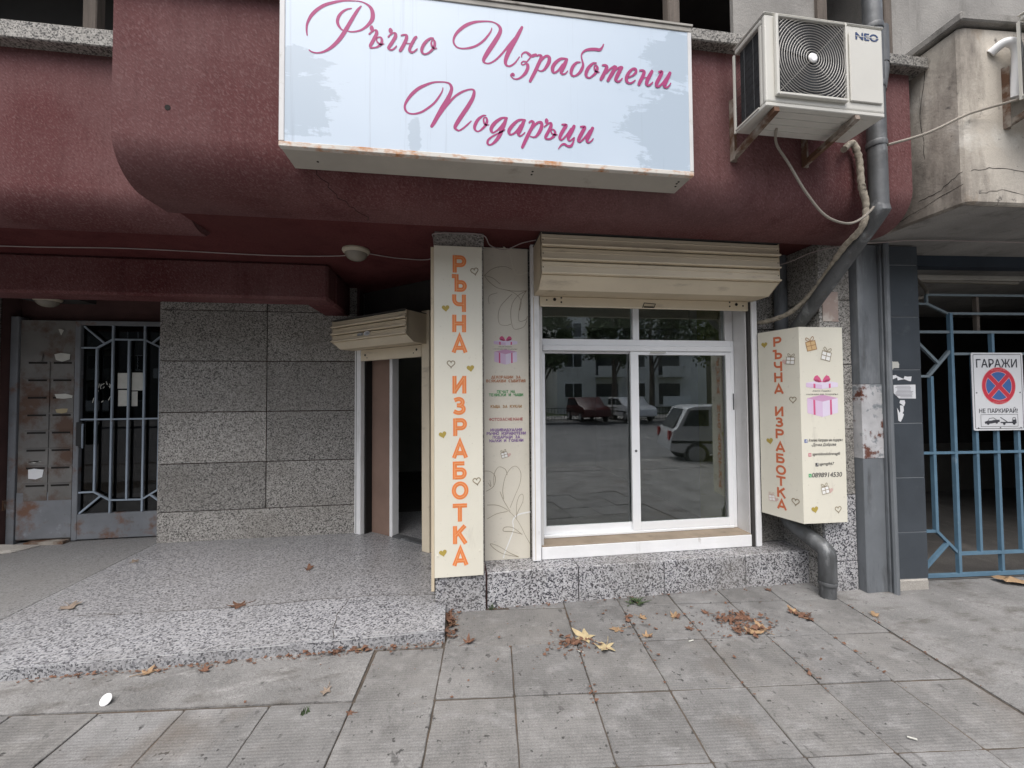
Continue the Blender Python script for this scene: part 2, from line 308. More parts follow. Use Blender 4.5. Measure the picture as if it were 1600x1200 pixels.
class MB:
    def __init__(s): s.v = []; s.f = []; s.e = 0
    def add(s, vs, fs):
        b = len(s.v); s.v += [Vector(p) for p in vs]; s.f += [tuple(i+b for i in f) for f in fs]; return s
    def box(s, x0, x1, y0, y1, z0, z1, m=None):
        vs = [Vector((x,y,z)) for x in (x0,x1) for y in (y0,y1) for z in (z0,z1)]
        if m: vs = [m @ p for p in vs]
        return s.add(vs, [(0,1,3,2),(4,6,7,5),(0,4,5,1),(2,3,7,6),(0,2,6,4),(1,5,7,3)])
    def fbox(s, fr, a0, a1, b0, b1, c0, c1):
        vs = [fr(a,b,c) for a in (a0,a1) for c in (c1,c0) for b in (b0,b1)]
        return s.add(vs, [(0,1,3,2),(4,6,7,5),(0,4,5,1),(2,3,7,6),(0,2,6,4),(1,5,7,3)])
    def poly(s, fr, pts, c=0):
        return s.add([fr(a,b,c) for a,b in pts], [tuple(range(len(pts)))])
    def prism(s, fr, pts, c0, c1):
        n = len(pts); vs = [fr(a,b,c0) for a,b in pts] + [fr(a,b,c1) for a,b in pts]
        return s.add(vs, [tuple(range(n))[::-1], tuple(range(n,2*n))] + [(i,(i+1)%n,n+(i+1)%n,n+i) for i in range(n)])
    def tube(s, pts, r, seg=8, smooth=0, sq=False):
        pts = [Vector(p) for p in (catmull([tuple(p) for p in pts], smooth) if smooth else pts)]
        rr = r if isinstance(r, (list,tuple)) else [r]*len(pts)
        if len(rr) != len(pts): rr = [rr[min(int(i*len(rr)/len(pts)), len(rr)-1)] for i in range(len(pts))]
        t = (pts[1]-pts[0]).normalized(); ref = Vector((0,0,1)) if abs(t.z) < .9 else Vector((1,0,0))
        a = t.cross(ref).normalized(); rings = []
        for i, p in enumerate(pts):
            t1 = (pts[min(i+1,len(pts)-1)]-pts[max(i-1,0)]).normalized()
            a = (a - t1*a.dot(t1)).normalized(); b = t1.cross(a)
            off = math.pi/4 if sq else 0
            rings.append([p + (a*math.cos(2*math.pi*k/seg+off)+b*math.sin(2*math.pi*k/seg+off))*rr[i] for k in range(seg)])
        vs = [q for ring in rings for q in ring]; fs = []
        for i in range(len(pts)-1):
            for k in range(seg): fs.append((i*seg+k, i*seg+(k+1)%seg, (i+1)*seg+(k+1)%seg, (i+1)*seg+k))
        fs += [tuple(range(seg))[::-1], tuple((len(pts)-1)*seg+k for k in range(seg))]
        return s.add(vs, fs)
    def lathe(s, c, axis, prof, seg=24):
        ax = Vector(axis).normalized(); ref = Vector((1,0,0)) if abs(ax.x) < .9 else Vector((0,1,0))
        a = ax.cross(ref).normalized(); b = ax.cross(a); c = Vector(c)
        vs = [c + ax*h + (a*math.cos(2*math.pi*k/seg)+b*math.sin(2*math.pi*k/seg))*r for r,h in prof for k in range(seg)]
        fs = [(i*seg+k, i*seg+(k+1)%seg, (i+1)*seg+(k+1)%seg, (i+1)*seg+k) for i in range(len(prof)-1) for k in range(seg)]
        fs += [tuple(range(seg))[::-1], tuple((len(prof)-1)*seg+k for k in range(seg))]
        return s.add(vs, fs)
    def ribbon(s, fr, pts, c=0, k=5, cap=True, closed=False):
        """flat stroke through (a, b, width); k = spline steps (0: straight with mitred corners)"""
        pts = [tuple(p) for p in pts]
        q = catmull(pts, k) if k else pts
        n = len(q); L = []; Rr = []; s.e += 1; c = c + s.e*.00012
        for i in range(n):
            x, y, w = q[i]
            pi = q[i-1] if (i > 0 or closed) else None
            ni = q[(i+1) % n] if (i < n-1 or closed) else None
            def dr(p0, p1):
                dx, dy = p1[0]-p0[0], p1[1]-p0[1]; l = math.hypot(dx, dy) or 1e-9; return dx/l, dy/l
            if pi is None: d = dr(q[i], ni); m = 1
            elif ni is None: d = dr(pi, q[i]); m = 1
            else:
                d1, d2 = dr(pi, q[i]), dr(q[i], ni); dx, dy = d1[0]+d2[0], d1[1]+d2[1]; l = math.hypot(dx, dy) or 1e-9
                d = (dx/l, dy/l); m = min(1/max(.35, d[0]*d1[0]+d[1]*d1[1]), 2.2)
            L.append((x-d[1]*w/2*m, y+d[0]*w/2*m)); Rr.append((x+d[1]*w/2*m, y-d[0]*w/2*m))
            if i == 0: d0 = d
            dl = d
        vs = [fr(a,b,c) for a,b in L] + [fr(a,b,c) for a,b in Rr]
        fs = [(n+i, n+i+1, i+1, i) for i in range(n-1)]
        if closed: fs.append((2*n-1, n, 0, n-1))
        s.add(vs, fs)
        if cap and not closed:
            for (x,y,w), dd, sg in ((q[0], d0, -1), (q[-1], dl, 1)):
                arc = []
                for j in range(7):
                    t = math.pi*j/6; ca, sa = math.cos(t)*w/2, math.sin(t)*w/2*.8*sg
                    arc.append((x - dd[1]*ca + dd[0]*sa, y + dd[0]*ca + dd[1]*sa))
                if sg > 0: arc = arc[::-1]
                s.add([fr(a,b,c) for a,b in arc], [tuple(range(7))])
        return s
    def build(s, name, mat, parent=None, bevel=0, smooth=False, seg=1):
        org = Vector((0,0,0)); p = parent
        while p is not None:
            if p.name in ORG: org = ORG[p.name]
            p = p.parent
        me = bpy.data.meshes.new(name); me.from_pydata([v-org for v in s.v], [], s.f)
        bm = bmesh.new(); bm.from_mesh(me); bmesh.ops.recalc_face_normals(bm, faces=bm.faces) if s.e == 0 else None
        if bevel:
            eds = [e for e in bm.edges if len(e.link_faces) == 2 and e.calc_face_angle(0) > .6]
            bmesh.ops.bevel(bm, geom=eds, offset=bevel, segments=seg, affect='EDGES', profile=.6)
        bm.to_mesh(me); bm.free()
        if smooth:
            me.polygons.foreach_set('use_smooth', [True]*len(me.polygons))
            try: me.set_sharp_from_angle(angle=R(40))
            except Exception: pass
        me.materials.append(mat)
        o = bpy.data.objects.new(name, me); col.objects.link(o)
        if parent is not None: o.parent = parent
        return o
def dup(o, parent=None):
    c = o.copy(); col.objects.link(c); c.parent = parent
    if parent is None: ORG[c.name] = ORG.get(o.name, Vector((0,0,0)))
    for ch in o.children: dup(ch, c)
    return c
_tx = {}
def text(body, fr, cx, cy, mat, parent, name='lettering', h=None, w=None, bold=0., c=.0012, shear=0., align='C'):
    """printed line of writing: its capital height h and / or total width w in metres, centred on (cx, cy)"""
    cu = bpy.data.curves.new('t', 'FONT'); cu.body = body; cu.size = 1; cu.align_x = 'LEFT'; cu.shear = shear; cu.resolution_u = 3
    ob = bpy.data.objects.new('t', cu); col.objects.link(ob)
    dg = bpy.context.evaluated_depsgraph_get(); me = bpy.data.meshes.new_from_object(ob.evaluated_get(dg))
    vs = [v.co.copy() for v in me.vertices]; fs = [tuple(p.vertices) for p in me.polygons]
    bpy.data.objects.remove(ob); bpy.data.curves.remove(cu); bpy.data.meshes.remove(me)
    x0, x1 = min(v.x for v in vs), max(v.x for v in vs); y0, y1 = min(v.y for v in vs), max(v.y for v in vs)
    sx = w/(x1-x0) if w else None; sy = h/(y1-y0) if h else None
    sx = sx or sy; sy = sy or sx
    ox = (x0+x1)/2
    m = MB(); m.e = 1
    for j, (dx, dy) in enumerate(((0,0),) if bold == 0 else ((-bold,0),(bold,0),(0,bold*.8),(0,-bold*.8))):     # a heavier face: the outline laid down with small shifts
        m.add([fr(cx+(v.x-ox+dx)*sx, cy+(v.y-(y0+y1)/2+dy)*sy, c+j*.00015) for v in vs], fs)
    return m.build(name, mat, parent)
# ------------------------------------------------------------------ the setting
m_signwhite_ = M('pale_edge_highlight', (.62,.62,.62), .6)
def gz(y): return .02*(y-2.88)
g = MB().add([(-300,-300,-.34),(300,-300,-.34),(300,300,-.34),(-300,300,-.34)], [(0,1,2,3)]).build('ground', m_grass); tag(g, kind='structure')
rd = MB().box(-80,80,-16.5,-1.9,-.4,-.24).build('road', m_asphalt); tag(rd, kind='structure')
pv = MB()
YS, YE = -1.7, 9.0
pv.add([(-40,YS,gz(YS)-.006),(40,YS,gz(YS)-.006),(40,2.9,gz(2.9)-.006),(-40,2.9,gz(2.9)-.006),(40,YE,gz(2.9)-.006),(-40,YE,gz(2.9)-.006),
        (-40,YS,-.33),(40,YS,-.33)], [(0,1,2,3),(3,2,4,5),(6,7,1,0)])
pave = pv.build('pavement', m_dirt); tag(pave, kind='structure')
kb = MB(); kb.box(-40,40,-1.9,-1.705,-.39,-.085); kerb = kb.build('kerb', m_apron, bevel=.012); tag(kerb, kind='structure')
tag(MB().box(-80,80,-24,-16.5,-.4,-.12).build('far_pavement', m_apron), kind='structure')
A53 = R(5.3); UA = Vector((math.cos(A53), -math.sin(A53), 0)); VA = Vector((math.sin(A53), math.cos(A53), 0))
def uvw(u, v, dz=0):
    p = UA*u + VA*v; p.z = gz(p.y)+dz; return p
# individual pavers, 40 cm grid turned 5.3 degrees to the shop front
def paver_mesh(seed):
    rnd = random.Random(seed); h = .1968; pts = []
    for cx, cy, dx, dy in ((-h,-h,1,0),(h,-h,0,1),(h,h,-1,0),(-h,h,0,-1)):
        chip = rnd.choice((.004,.004,.006,.018)) if seed else .004
        for k in range(9):
            t = chip + (2*h-2*chip)*k/8; j = rnd.uniform(-.0016,.0012)
            pts.append((cx+dx*t-dy*j, cy+dy*t+dx*j))
    return MB().prism(Fr((0,0,0), (1,0,0), (0,1,0)), pts, -.05, 0)
tiles = [paver_mesh(k).build('paver', m_paver, pave, bevel=.003) for k in range(5)]
slope = math.atan(.02)
def lay(o, u, v, dz, sx=1, sy=1):
    o.location = uvw(u, v, dz); o.rotation_euler = (slope+random.uniform(-.009,.009), random.uniform(-.009,.009), -A53+random.uniform(-.005,.005)); o.scale = (sx, sy, 1)
used = set()
merged = {(0,5):2}
for j in range(0, 7):
    for i in range(-13, 8):
        u = -.301 + .4*i; vv = 2.075 - 1.6 + .4*j            # lower-left corner
        if i > 6: continue
        if j == 6 and i < 1: continue
        if j >= 4 and u < -.75: continue                      # plain concrete strip left of the tiles
        if (i, j) in ((-1,5),(1,5)): continue
        v_ = random.randrange(5); o = tiles[v_] if v_ not in used else tiles[v_].copy()
        if v_ in used: col.objects.link(o)
        used.add(v_)
        k = merged.get((i, j), 1)
        lay(o, u+.2*k, vv+.2, random.uniform(-.004,.004), k + (.01 if k > 1 else 0), 1)
# poured concrete: strip in front of the platform, apron towards the garage, near strip behind the photographer
def slab(name, pts, dz=.0, mat=m_apron):
    m = MB(); n = len(pts)
    P = [uvw(u,v,dz) for u,v in pts] + [uvw(u,v,dz-.06) for u,v in pts]
    m.add(P, [tuple(range(n)), tuple(range(n,2*n))[::-1]] + [(i,n+i,n+(i+1)%n,(i+1)%n) for i in range(n)])
    return m.build(name, mat, pave)
slab('concrete_strip', [(-6,2.085),(-.71,2.085),(-.715,2.48),(-.32,2.485),(-.32,2.62),(-6,2.62)], .002)
for u0, u1 in ((2.508,3.335),(3.341,4.20),(4.206,6.5),(6.506,12)):
    slab('concrete_apron', [(u0,.4),(u1,.4),(u1,3.1+(u1-3.3)*.09),(u0,3.1+(u0-3.3)*.09)], random.uniform(-.001,.002))
slab('concrete_strip', [(-12,-1.95),(12,-3.05),(12,.47),(-12,.47)], -.001, m_apron)

# platform of polished terrazzo in front of the door, plain cement landing beside it
platform = MB().box(-2.942,-.072,2.557,5.2,-.25,.06).build('entrance_platform', m_platform, bevel=.006); tag(platform, kind='structure')
rj = random.Random(4)
for a, b, mt in ((-9.4,-2.945,m_landing),(-2.9425,-.0715,m_platedge)):
    ctl = [(a,3.075),(a+(b-a)*.25,3.065),(a+(b-a)*.5,3.045),(a+(b-a)*.72,3.06),(a+(b-a)*.84,3.065),(b,2.99)]; back = []
    for (x0,y0),(x1,y1) in zip(ctl, ctl[1:]):
        for k in range(8): t = k/8; back.append((x0+(x1-x0)*t, y0+(y1-y0)*t+rj.uniform(-.008,.008)))
    back.append(ctl[-1])
    MB().prism(Fr((0,0,0), (1,0,0), (0,1,0)), [(a,2.5515),(b,2.5515)]+back[::-1], -.06, .0612).build('front_slab', mt, platform)
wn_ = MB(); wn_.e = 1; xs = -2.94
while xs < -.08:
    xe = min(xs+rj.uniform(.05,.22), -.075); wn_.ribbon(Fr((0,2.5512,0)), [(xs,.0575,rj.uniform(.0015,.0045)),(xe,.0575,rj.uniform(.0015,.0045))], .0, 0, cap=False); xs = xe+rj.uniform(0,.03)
wn_.build('edge_highlight', m_signwhite_, platform)  # highlight on the polished front edge, painted as thin pale ribbons
top = Fr((0,0,.0616), (1,0,0), (0,1,0))
def crack(fr, pts, w, mb, c=0, jit=.012):
    q = []
    for (a0,b0),(a1,b1) in zip(pts, pts[1:]):
        for k in range(6):
            t = k/6; q.append((a0+(a1-a0)*t+random.uniform(-jit,jit), b0+(b1-b0)*t+random.uniform(-jit,jit), w*random.uniform(.5,1.2)))
    q.append((*pts[-1], w*.5)); mb.ribbon(fr, q, c, 2, cap=False)
crk = MB(); crk.e = 1
crack(top, [(-2.485,3.084),(-2.2,3.068),(-1.5,3.048),(-.88,3.062),(-.53,3.067),(-.08,2.992)], .005, crk)
crack(top, [(-.724,2.56),(-.776,2.805),(-.751,3.06)], .0045, crk)
crk.build('crack', m_dirt, platform)
tag(MB().box(-9.5,-2.950,2.557,5.2,-.25,.056).build('entrance_landing', m_landing, bevel=.006), kind='structure')

# ------------------------------------------------------------------ the apartment building with the shop
bld = thing('apartment_building', (0,3.2,0), 'burgundy plastered apartment building with terrazzo clad shop front and overhanging balcony', 'building')
SOF = 2.66
def par_profile(yf, ztop, zb, ry, rz_):
    """vertical face that rolls under to the level underside at zb"""
    return [(yf, ztop), (yf, zb+rz_)] + [(yf+ry-ry*math.cos(math.pi/2*k/14), zb+rz_-rz_*math.sin(math.pi/2*k/14)) for k in range(1, 15)]
def extrude_profile(pts, x0, x1, close_back):
    m = MB(); full = pts + close_back; n = len(full)
    m.add([(x0,y,z) for y,z in full] + [(x1,y,z) for y,z in full], [tuple(range(n)), tuple(range(n,2*n))[::-1]] + [(i,n+i,n+(i+1)%n,(i+1)%n) for i in range(n)])
    return m
# bay parapet: vertical face that rolls under into the soffit, rounded at both ends
p = par_profile(2.25, 3.64, 2.615, .22, .24)
bay = extrude_profile(p, -1.71, 3.02, [(2.66,2.615),(2.70,2.64),(2.70,2.80),(2.42,2.80),(2.42,3.64)]).build('balcony_parapet', m_red, bld, smooth=True)
pl = par_profile(2.80, 3.70, 2.615, .19, .20)
extrude_profile(pl, -16.0, -1.705, [(3.03,2.615),(3.06,2.64),(3.2,2.80),(2.96,2.80),(2.96,3.70)]).build('balcony_parapet', m_red, bld, smooth=True)
# soffit slab over the recess and the shop
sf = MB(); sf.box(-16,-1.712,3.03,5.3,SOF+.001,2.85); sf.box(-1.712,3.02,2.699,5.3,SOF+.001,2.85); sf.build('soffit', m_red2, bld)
bm_ = MB(); bm_.box(-16,-1.10,3.68,3.93,2.345,SOF+.0); bm_.box(-1.36,-1.1001,3.9301,4.44,2.345,SOF); bm_.build('ceiling_beam', m_red, bld, bevel=.02)
# granite sills on the parapets
MB().box(-16,-1.713,2.72,2.99,3.645,3.755).build('balcony_sill', m_sillstone, bld, bevel=.006)
MB().box(-1.72,3.09,2.18,2.44,3.625,3.70).build('balcony_sill', m_sillstone, bld, bevel=.006)
# open loggia above: back wall, ceiling, wooden window posts, boarded end
lg = MB(); lg.box(-16,3.02,3.55,3.7,2.85,5.4); lg.box(-16,3.02,2.3,3.55,5.0,5.2); lg.box(-16,-15.8,2.8,5.2,0,5.2); lg.build('loggia_wall', m_dark, bld)  # last box: unseen end wall added to keep side light out of recess
for x0, x1, y0 in ((1.33,1.41,2.30), (.10,.17,2.30), (-.9,-.83,2.30), (2.94,3.0,2.32), (-2.35,-2.27,2.86), (-3.3,-3.2,2.86)):
    MB().box(x0,x1,y0,y0+.07,3.70 if x0 > -1.5 else 3.755,5.0).build('window_post', m_wood, bld, bevel=.006)
MB().box(1.80,2.40,2.33,2.36,3.701,5.0).build('loggia_panel', m_conc_grey, bld)
MB().box(2.40,2.47,2.30,2.36,3.701,5.0).build('window_post', m_wood, bld, bevel=.006)
for x0, x1 in ((-1.7,-.9), (-.83,.10), (.17,1.33), (-7,-3.3), (-3.2,-2.35)):
    yy = 2.36 if x0 > -2 else 2.90
    MB().box(x0+.0,x1,yy,yy+.05,4.15,4.23).build('window_rail', m_wood, bld)
MB().box(-16,3.02,2.45,3.7,5.205,12).build('upper_wall', m_red, bld)
# drilled hole in the parapet
MB().lathe((-1.455,2.2495,2.987), (0,-1,0), [(.014,.0),(.014,.0012)], 14).build('drill_hole', m_holes, bld)

# recessed left wall clad in terrazzo slabs
wl_ = MB(); wl_.box(-2.93,-1.02,4.505,4.70,.0,SOF+.1); wl_.box(-4.9,-2.93,4.80,5.0,.0,SOF+.1); wl_.box(-16,-4.42,4.60,4.79,0,SOF+.1); wl_.build('wall', m_joint, bld)
zs = [.06,.359,.837,1.353,1.872,2.39,2.72]
for r in range(6):
    for x0, x1 in ((-2.93,-1.934), (-1.934,-1.04)):
        if r == 0 and x0 > -2: continue
        xb = -1.04 if r == 0 else x1
        MB().box(x0+.004, xb-.004, 4.487+random.uniform(-.0015,.0015), 4.52, zs[r]+.004+(0 if r else -.02), zs[r+1]-.004).build('cladding_slab', m_granite, bld, bevel=.002)
MB().box(-2.938,-2.926,4.489,4.80,.05,SOF).build('wall_end', m_granite, bld)
for r in range(5):
    MB().box(-16,-4.42,4.585,4.61,[.05,.5,1.0,1.5,2.0][r]+.004,[.5,1.0,1.5,2.0,2.62][r]-.004).build('cladding_slab', m_granite, bld, bevel=.002)
# pillar between door and window
MB().box(-.132,.197,2.905,3.92,-.05,SOF+.02).build('pillar_core', m_joint, bld)
MB().box(-.142,.205,2.865,2.90,-.03,.262).build('cladding_slab', m_plinth, bld, bevel=.003)
MB().box(-.137,.2,2.87,2.90,.262,2.54).build('cladding_slab', m_granite, bld, bevel=.003)
MB().box(-.142,.205,2.864,2.90,2.545,SOF+.003).build('cladding_slab', m_granite, bld, bevel=.003)
MB().box(-.150,-.134,2.90,3.86,.05,SOF).build('cladding_slab', m_granite, bld)
# plinth blocks under the window
MB().box(.19,2.86,2.905,3.12,-.2,.238).build('plinth_core', m_joint, bld)
px = [.216,.886,1.55,2.222,2.80]
for a, b in zip(px, px[1:]):
    MB().box(a+.003,b-.003,2.88+random.uniform(-.002,.002),2.91,-.05,.246).build('plinth_block', m_plinth, bld, bevel=.004)
    MB().box(a+.002,b-.002,2.911,3.2,.20,.2445+random.uniform(-.002,.001)).build('ledge_slab', m_plinth, bld, bevel=.002)
# shop wall round the window
ww = MB(); ww.box(.205,.655,3.125,3.42,.2,SOF+.05); ww.box(2.45,2.95,3.135,3.42,.2,SOF+.05); ww.box(.655,2.45,3.125,3.42,2.32,SOF+.05); ww.box(.655,2.45,3.06,3.42,.2,.338); ww.build('wall', m_joint, bld)
zz = [.246,.55,1.05,1.55,2.05,2.66]
for r in range(5):
    MB().box(2.455,2.80,3.118,3.14,zz[r]+.003,zz[r+1]-.003).build('cladding_slab', m_granite, bld, bevel=.002)
    MB().box(.205,.60,3.118,3.14,zz[r]+.003,zz[r+1]-.003).build('cladding_slab', m_granite, bld, bevel=.002)
# right-hand pilaster
MB().box(2.79,3.035,2.75,3.4,-.05,SOF+.02).build('pilaster_core', m_joint, bld)
zz = [-.03,.215,.72,1.22,1.72,2.22,SOF+.003]
for r in range(6):
    MB().box(2.775,3.045,2.725+random.uniform(-.002,.002),2.755,zz[r]+.003,zz[r+1]-.003).build('cladding_slab', m_plinth if r < 2 else m_granite, bld, bevel=.003)
    MB().box(2.772,2.788,2.757,3.13,zz[r]+.003,zz[r+1]-.003).build('cladding_slab', m_granite, bld, bevel=.002)
MB().box(2.80,2.935,2.7205,2.7248,2.05,2.28).build('wall_plate', M('pinkish_tile_plate', (.42,.33,.29), .6, over=[((.55,.50,.45), 6, .5, .6, S1)]), bld)
# shop room behind the glass and the door
rm = MB(); rm.box(-2.4,2.9,8.0,8.1,0,2.8); rm.box(2.86,2.95,3.42,8.0,0,2.8); rm.box(-2.5,-2.4,4.7,8.1,0,2.8); rm.build('room_wall', m_room, bld)
MB().box(2.80,2.858,3.62,4.35,.06,2.6).build('room_wall', m_room_green, bld)
MB().box(2.845,2.8595,3.43,3.62,.06,2.6).build('room_wall', m_room_cream, bld)
MB().prism(Fr((0,0,2.62), (1,0,0), (0,1,0)), [(-2.4,4.70),(-1.0,4.70),(-.10,3.95),(.2,3.95),(.2,3.42),(2.86,3.42),(2.86,8.0),(-2.4,8.0)], 0, .03).build('room_ceiling', m_room, bld)
MB().box(-2.4,2.86,3.43,8.0,-.05,.045).build('room_floor', m_roomfloor, bld)
MB().box(.4,2.86,4.6,4.75,2.30,2.62).build('ceiling_beam', m_room, bld)
MB().box(1.2,1.36,6.4,6.6,.045,2.62).build('room_column', m_room, bld)

# window: white reveal, sill, aluminium frame with transom lights and two sliding sashes
win = MB(); win.box(2.402,2.455,3.055,3.30,.33,2.32); win.box(.60,.668,3.06,3.30,.33,2.32); win.box(.668,2.402,3.06,3.30,2.30,2.36)
window = win.build('window', m_whitewall, bld)
def ch(name, mat, x0, x1, y0, y1, z0, z1, par=window, bev=.003): return MB().box(x0,x1,y0,y1,z0,z1).build(name, mat, par, bevel=bev)
ch('sill_face', m_white, .648,2.408,3.040,3.058,.246,.340)
ch('sill', m_silltile, .650,2.404,3.042,3.215,.3405,.350)
YF = 3.20
ch('frame', m_alu, .672,.700,YF-.01,YF+.06,.352,2.30)               # jambs
ch('frame', m_alu, 2.366,2.398,YF-.006,YF+.06,.352,1.955)
ch('frame', m_whitewall, 2.325,2.398,YF+.004,YF+.06,1.955,2.30)
ch('frame', m_alu, .7005,2.3655,YF-.02,YF+.06,1.862,1.905)           # transom, lower band
ch('frame', m_alu, .7005,2.3655,YF-.006,YF+.06,1.9055,1.958)
ch('frame', m_alu, .7005,2.3245,YF-.004,YF+.06,2.272,2.30)
ch('frame', m_alu, .7005,2.3655,YF-.012,YF+.06,.352,.372)
ch('mullion', m_alu, 1.478,1.533,YF-.004,YF+.05,1.9585,2.2715)
ch('pane', m_glass, .7005,1.4775,YF+.022,YF+.027,1.9585,2.2715,bev=0)
ch('pane', m_glass, 1.5335,2.3245,YF+.022,YF+.027,1.9585,2.2715,bev=0)
def sash(x0, x1, y, z0, z1, ws, wt, wb):
    s = MB(); s.box(x0,x0+ws[0],y,y+.024,z0,z1); s.box(x1-ws[1],x1,y,y+.024,z0,z1); s.box(x0+ws[0],x1-ws[1],y+.001,y+.023,z0,z0+wb); s.box(x0+ws[0],x1-ws[1],y+.001,y+.023,z1-wt,z1)
    s.build('sash', m_alu, window, bevel=.002)
    ch('pane', m_glass, x0+ws[0],x1-ws[1],y+.010,y+.015,z0+wb,z1-wt,bev=0)
sash(.7015,1.49, YF+.022, .373, 1.86, (.024,.030), .018, .062)
sash(1.452,2.365, YF-.006, .3735,1.861, (.070,.045), .030, .066)
MB().lathe((1.487,YF-.0065,1.03), (0,-1,0), [(.010,0),(.010,.004),(.006,.005)], 12).build('lock', m_zinc, window)
MB().box(2.378,2.386,YF-.013,YF-.0065,1.36,1.50).build('latch', m_zinc, window)
ch('tape', m_paper, 1.62,1.76,YF-.021,YF-.0203,1.846,1.858,bev=0)

# angled shop door between the recessed wall and the pillar
DL, DR = Vector((-1.045,4.50,0)), Vector((-.215,3.815,0))
dd = (DR-DL).normalized(); DF = Fr(DL, dd, (0,0,1)); DW = (DR-DL).length      # DF.n points out to the street
door = thing('shop_door', (-.6,4.1,.06), 'open shop doorway with brown reveal and thin white metal frame between granite wall and cream pillar sign', 'door')
MB().fbox(DF,.005,.10,.06,2.02,-.04,.03).build('guide_rail', m_white, door, bevel=.004)
MB().fbox(DF,.030,.036,.07,2.0,.0302,.032).build('rail_groove', m_holes, door)
MB().fbox(DF,DW-.105,DW-.01,.06,2.30,-.04,.03).build('guide_rail', m_cream, door, bevel=.004)
MB().fbox(DF,.101,.125,.06,1.98,-.12,-.02).build('shadow_gap', m_holes, door)
# brown reveal goes inward at right angles, then the steel frame of the leaf
MB().fbox(DF,.126,.40,.055,1.99,-.145,-.10).build('reveal', m_brown, door)
MB().fbox(DF,.402,.445,.06,1.99,-.18,-.09).build('door_frame', m_white, door, bevel=.004)
MB().fbox(DF,.40,DW-.105,1.91,1.99,-.17,-.10).build('door_frame', m_dark, door)
MB().fbox(DF,.445,DW-.105,.058,.075,-.17,-.09).build('threshold', m_zinc, door)
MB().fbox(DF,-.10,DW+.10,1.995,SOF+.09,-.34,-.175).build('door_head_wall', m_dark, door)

# ------------------------------------------------------------------ roller shutters
def shutter(name, fr, L, z0, z1, dep, loc, label, screws=True, plate=None):
    """fr: u along the box, n out of the wall; box from b=z0..z1, c=0..dep; four ribbed slats and a chamfered underside"""
    t = thing(name, loc, label, 'roller shutter', 'cream roller shutter boxes')
    H = z1-z0; k0 = z0+H*.22
    endp = [(0,z0),(dep*.62,z0),(dep,k0),(dep,z1),(0,z1)]
    for a0, a1 in ((0,.004), (L-.004,L)):
        m = MB(); vs = [fr(a,b,c) for a in (a0,a1) for c,b in endp]; n = 5
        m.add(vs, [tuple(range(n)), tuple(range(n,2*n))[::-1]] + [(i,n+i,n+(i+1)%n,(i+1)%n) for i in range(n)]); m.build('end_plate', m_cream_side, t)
    hs = (z1-k0)/3
    for i in range(3):
        b0, b1 = k0+hs*i, k0+hs*(i+1)
        prof = [(dep-.03,b0+.004),(dep+.014,b0+.004),(dep+.020,b0+.009),(dep+.019,b0+.015),(dep+.004,b0+.019),(dep+.002,b0+.026),(dep-.003,b0+hs*.60),(dep+.001,b0+hs*.64),(dep-.004,b0+hs*.68),(dep-.006,b1-.009),(dep-.016,b1-.003),(dep-.03,b1-.003)]
        m = MB(); n = len(prof); e0, e1 = .004-.004, L
        m.add([fr(e0,b,c) for c,b in prof]+[fr(e1,b,c) for c,b in prof], [tuple(range(n)), tuple(range(n,2*n))[::-1]] + [(j,n+j,n+(j+1)%n,(j+1)%n) for j in range(n)])
        o = m.build('slat', m_cream, t)
        if screws:
            s = MB()
            for a in (.012, L-.012): s.lathe(fr(a,b0+hs*.5,dep-.003), fr.n, [(.004,0),(.004,.003)], 8)
            s.build('screw', m_holes, o)
    lo = [(dep*.62,z0),(dep-.012,k0-.003),(dep-.02,k0+.004),(dep*.6,z0+.012)]
    m = MB(); m.add([fr(0,b,c) for c,b in lo]+[fr(L,b,c) for c,b in lo], [(0,1,2,3),(7,6,5,4)]+[(j,4+j,4+(j+1)%4,(j+1)%4) for j in range(4)]); m.build('slat', m_cream, t)
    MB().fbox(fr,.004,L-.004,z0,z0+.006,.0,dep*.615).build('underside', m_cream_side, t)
    MB().fbox(fr,-.004,L+.004,z1+.0005,z1+.008,.0,dep+.012).build('lid', m_dark, t)
    return t
SF = Fr((.598,3.03,0))
sh = shutter('roller_shutter', SF, 1.85, 2.262, 2.637, .30, (1.5,3.0,2.26), 'wide cream ribbed roller shutter box above the shop window')
MB().box(.648,2.408,3.02,3.045,2.185,2.261).build('bottom_bar', m_cream, sh, bevel=.004)
hb = MB()
for x, z, r in ((.70,2.232,.006),(.762,2.238,.013),(.815,2.252,.007),(.815,2.218,.007),(2.24,2.252,.007),(2.24,2.218,.007),(2.30,2.236,.013),(2.36,2.225,.007)): hb.lathe((x,3.0199,z), (0,-1,0), [(r,0),(r,.0012)], 12)
hb.build('bolt_hole', m_holes, sh)
mm = MB(); mm.e = 1; mm.ribbon(Fr((0,3.0195,0)), [(1.48,2.19,.006),(1.495,2.228,.006),(1.59,2.222,.006),(1.575,2.192,.006)], 0, 0); mm.box(1.49,1.57,3.012,3.0195,2.19,2.20); mm.build('pull_handle', m_holes, sh)
MB().box(.575,.640,3.020,3.062,.247,2.66).build('guide_rail', m_white, sh, bevel=.004)
MB().box(.594,.598,3.0185,3.0199,.26,2.25).build('rail_groove', m_cream_side, sh)
MB().box(2.437,2.486,3.020,3.062,.247,2.27).build('guide_rail', m_white, sh, bevel=.004)
MB().box(2.41,2.4365,3.035,3.06,.247,2.26).build('rail_groove', m_dark, sh)
o = shutter('roller_shutter', Fr(DF(-.02,0,.032), dd, (0,0,1)), DW-.02, 1.985, 2.262, .25, (-.7,4.0,1.98), 'small angled cream roller shutter box above the shop doorway')
MB().fbox(DF,.10,DW-.11,1.87,1.984,.0,.028).build('bottom_bar', m_cream, o, bevel=.004)
s = MB()
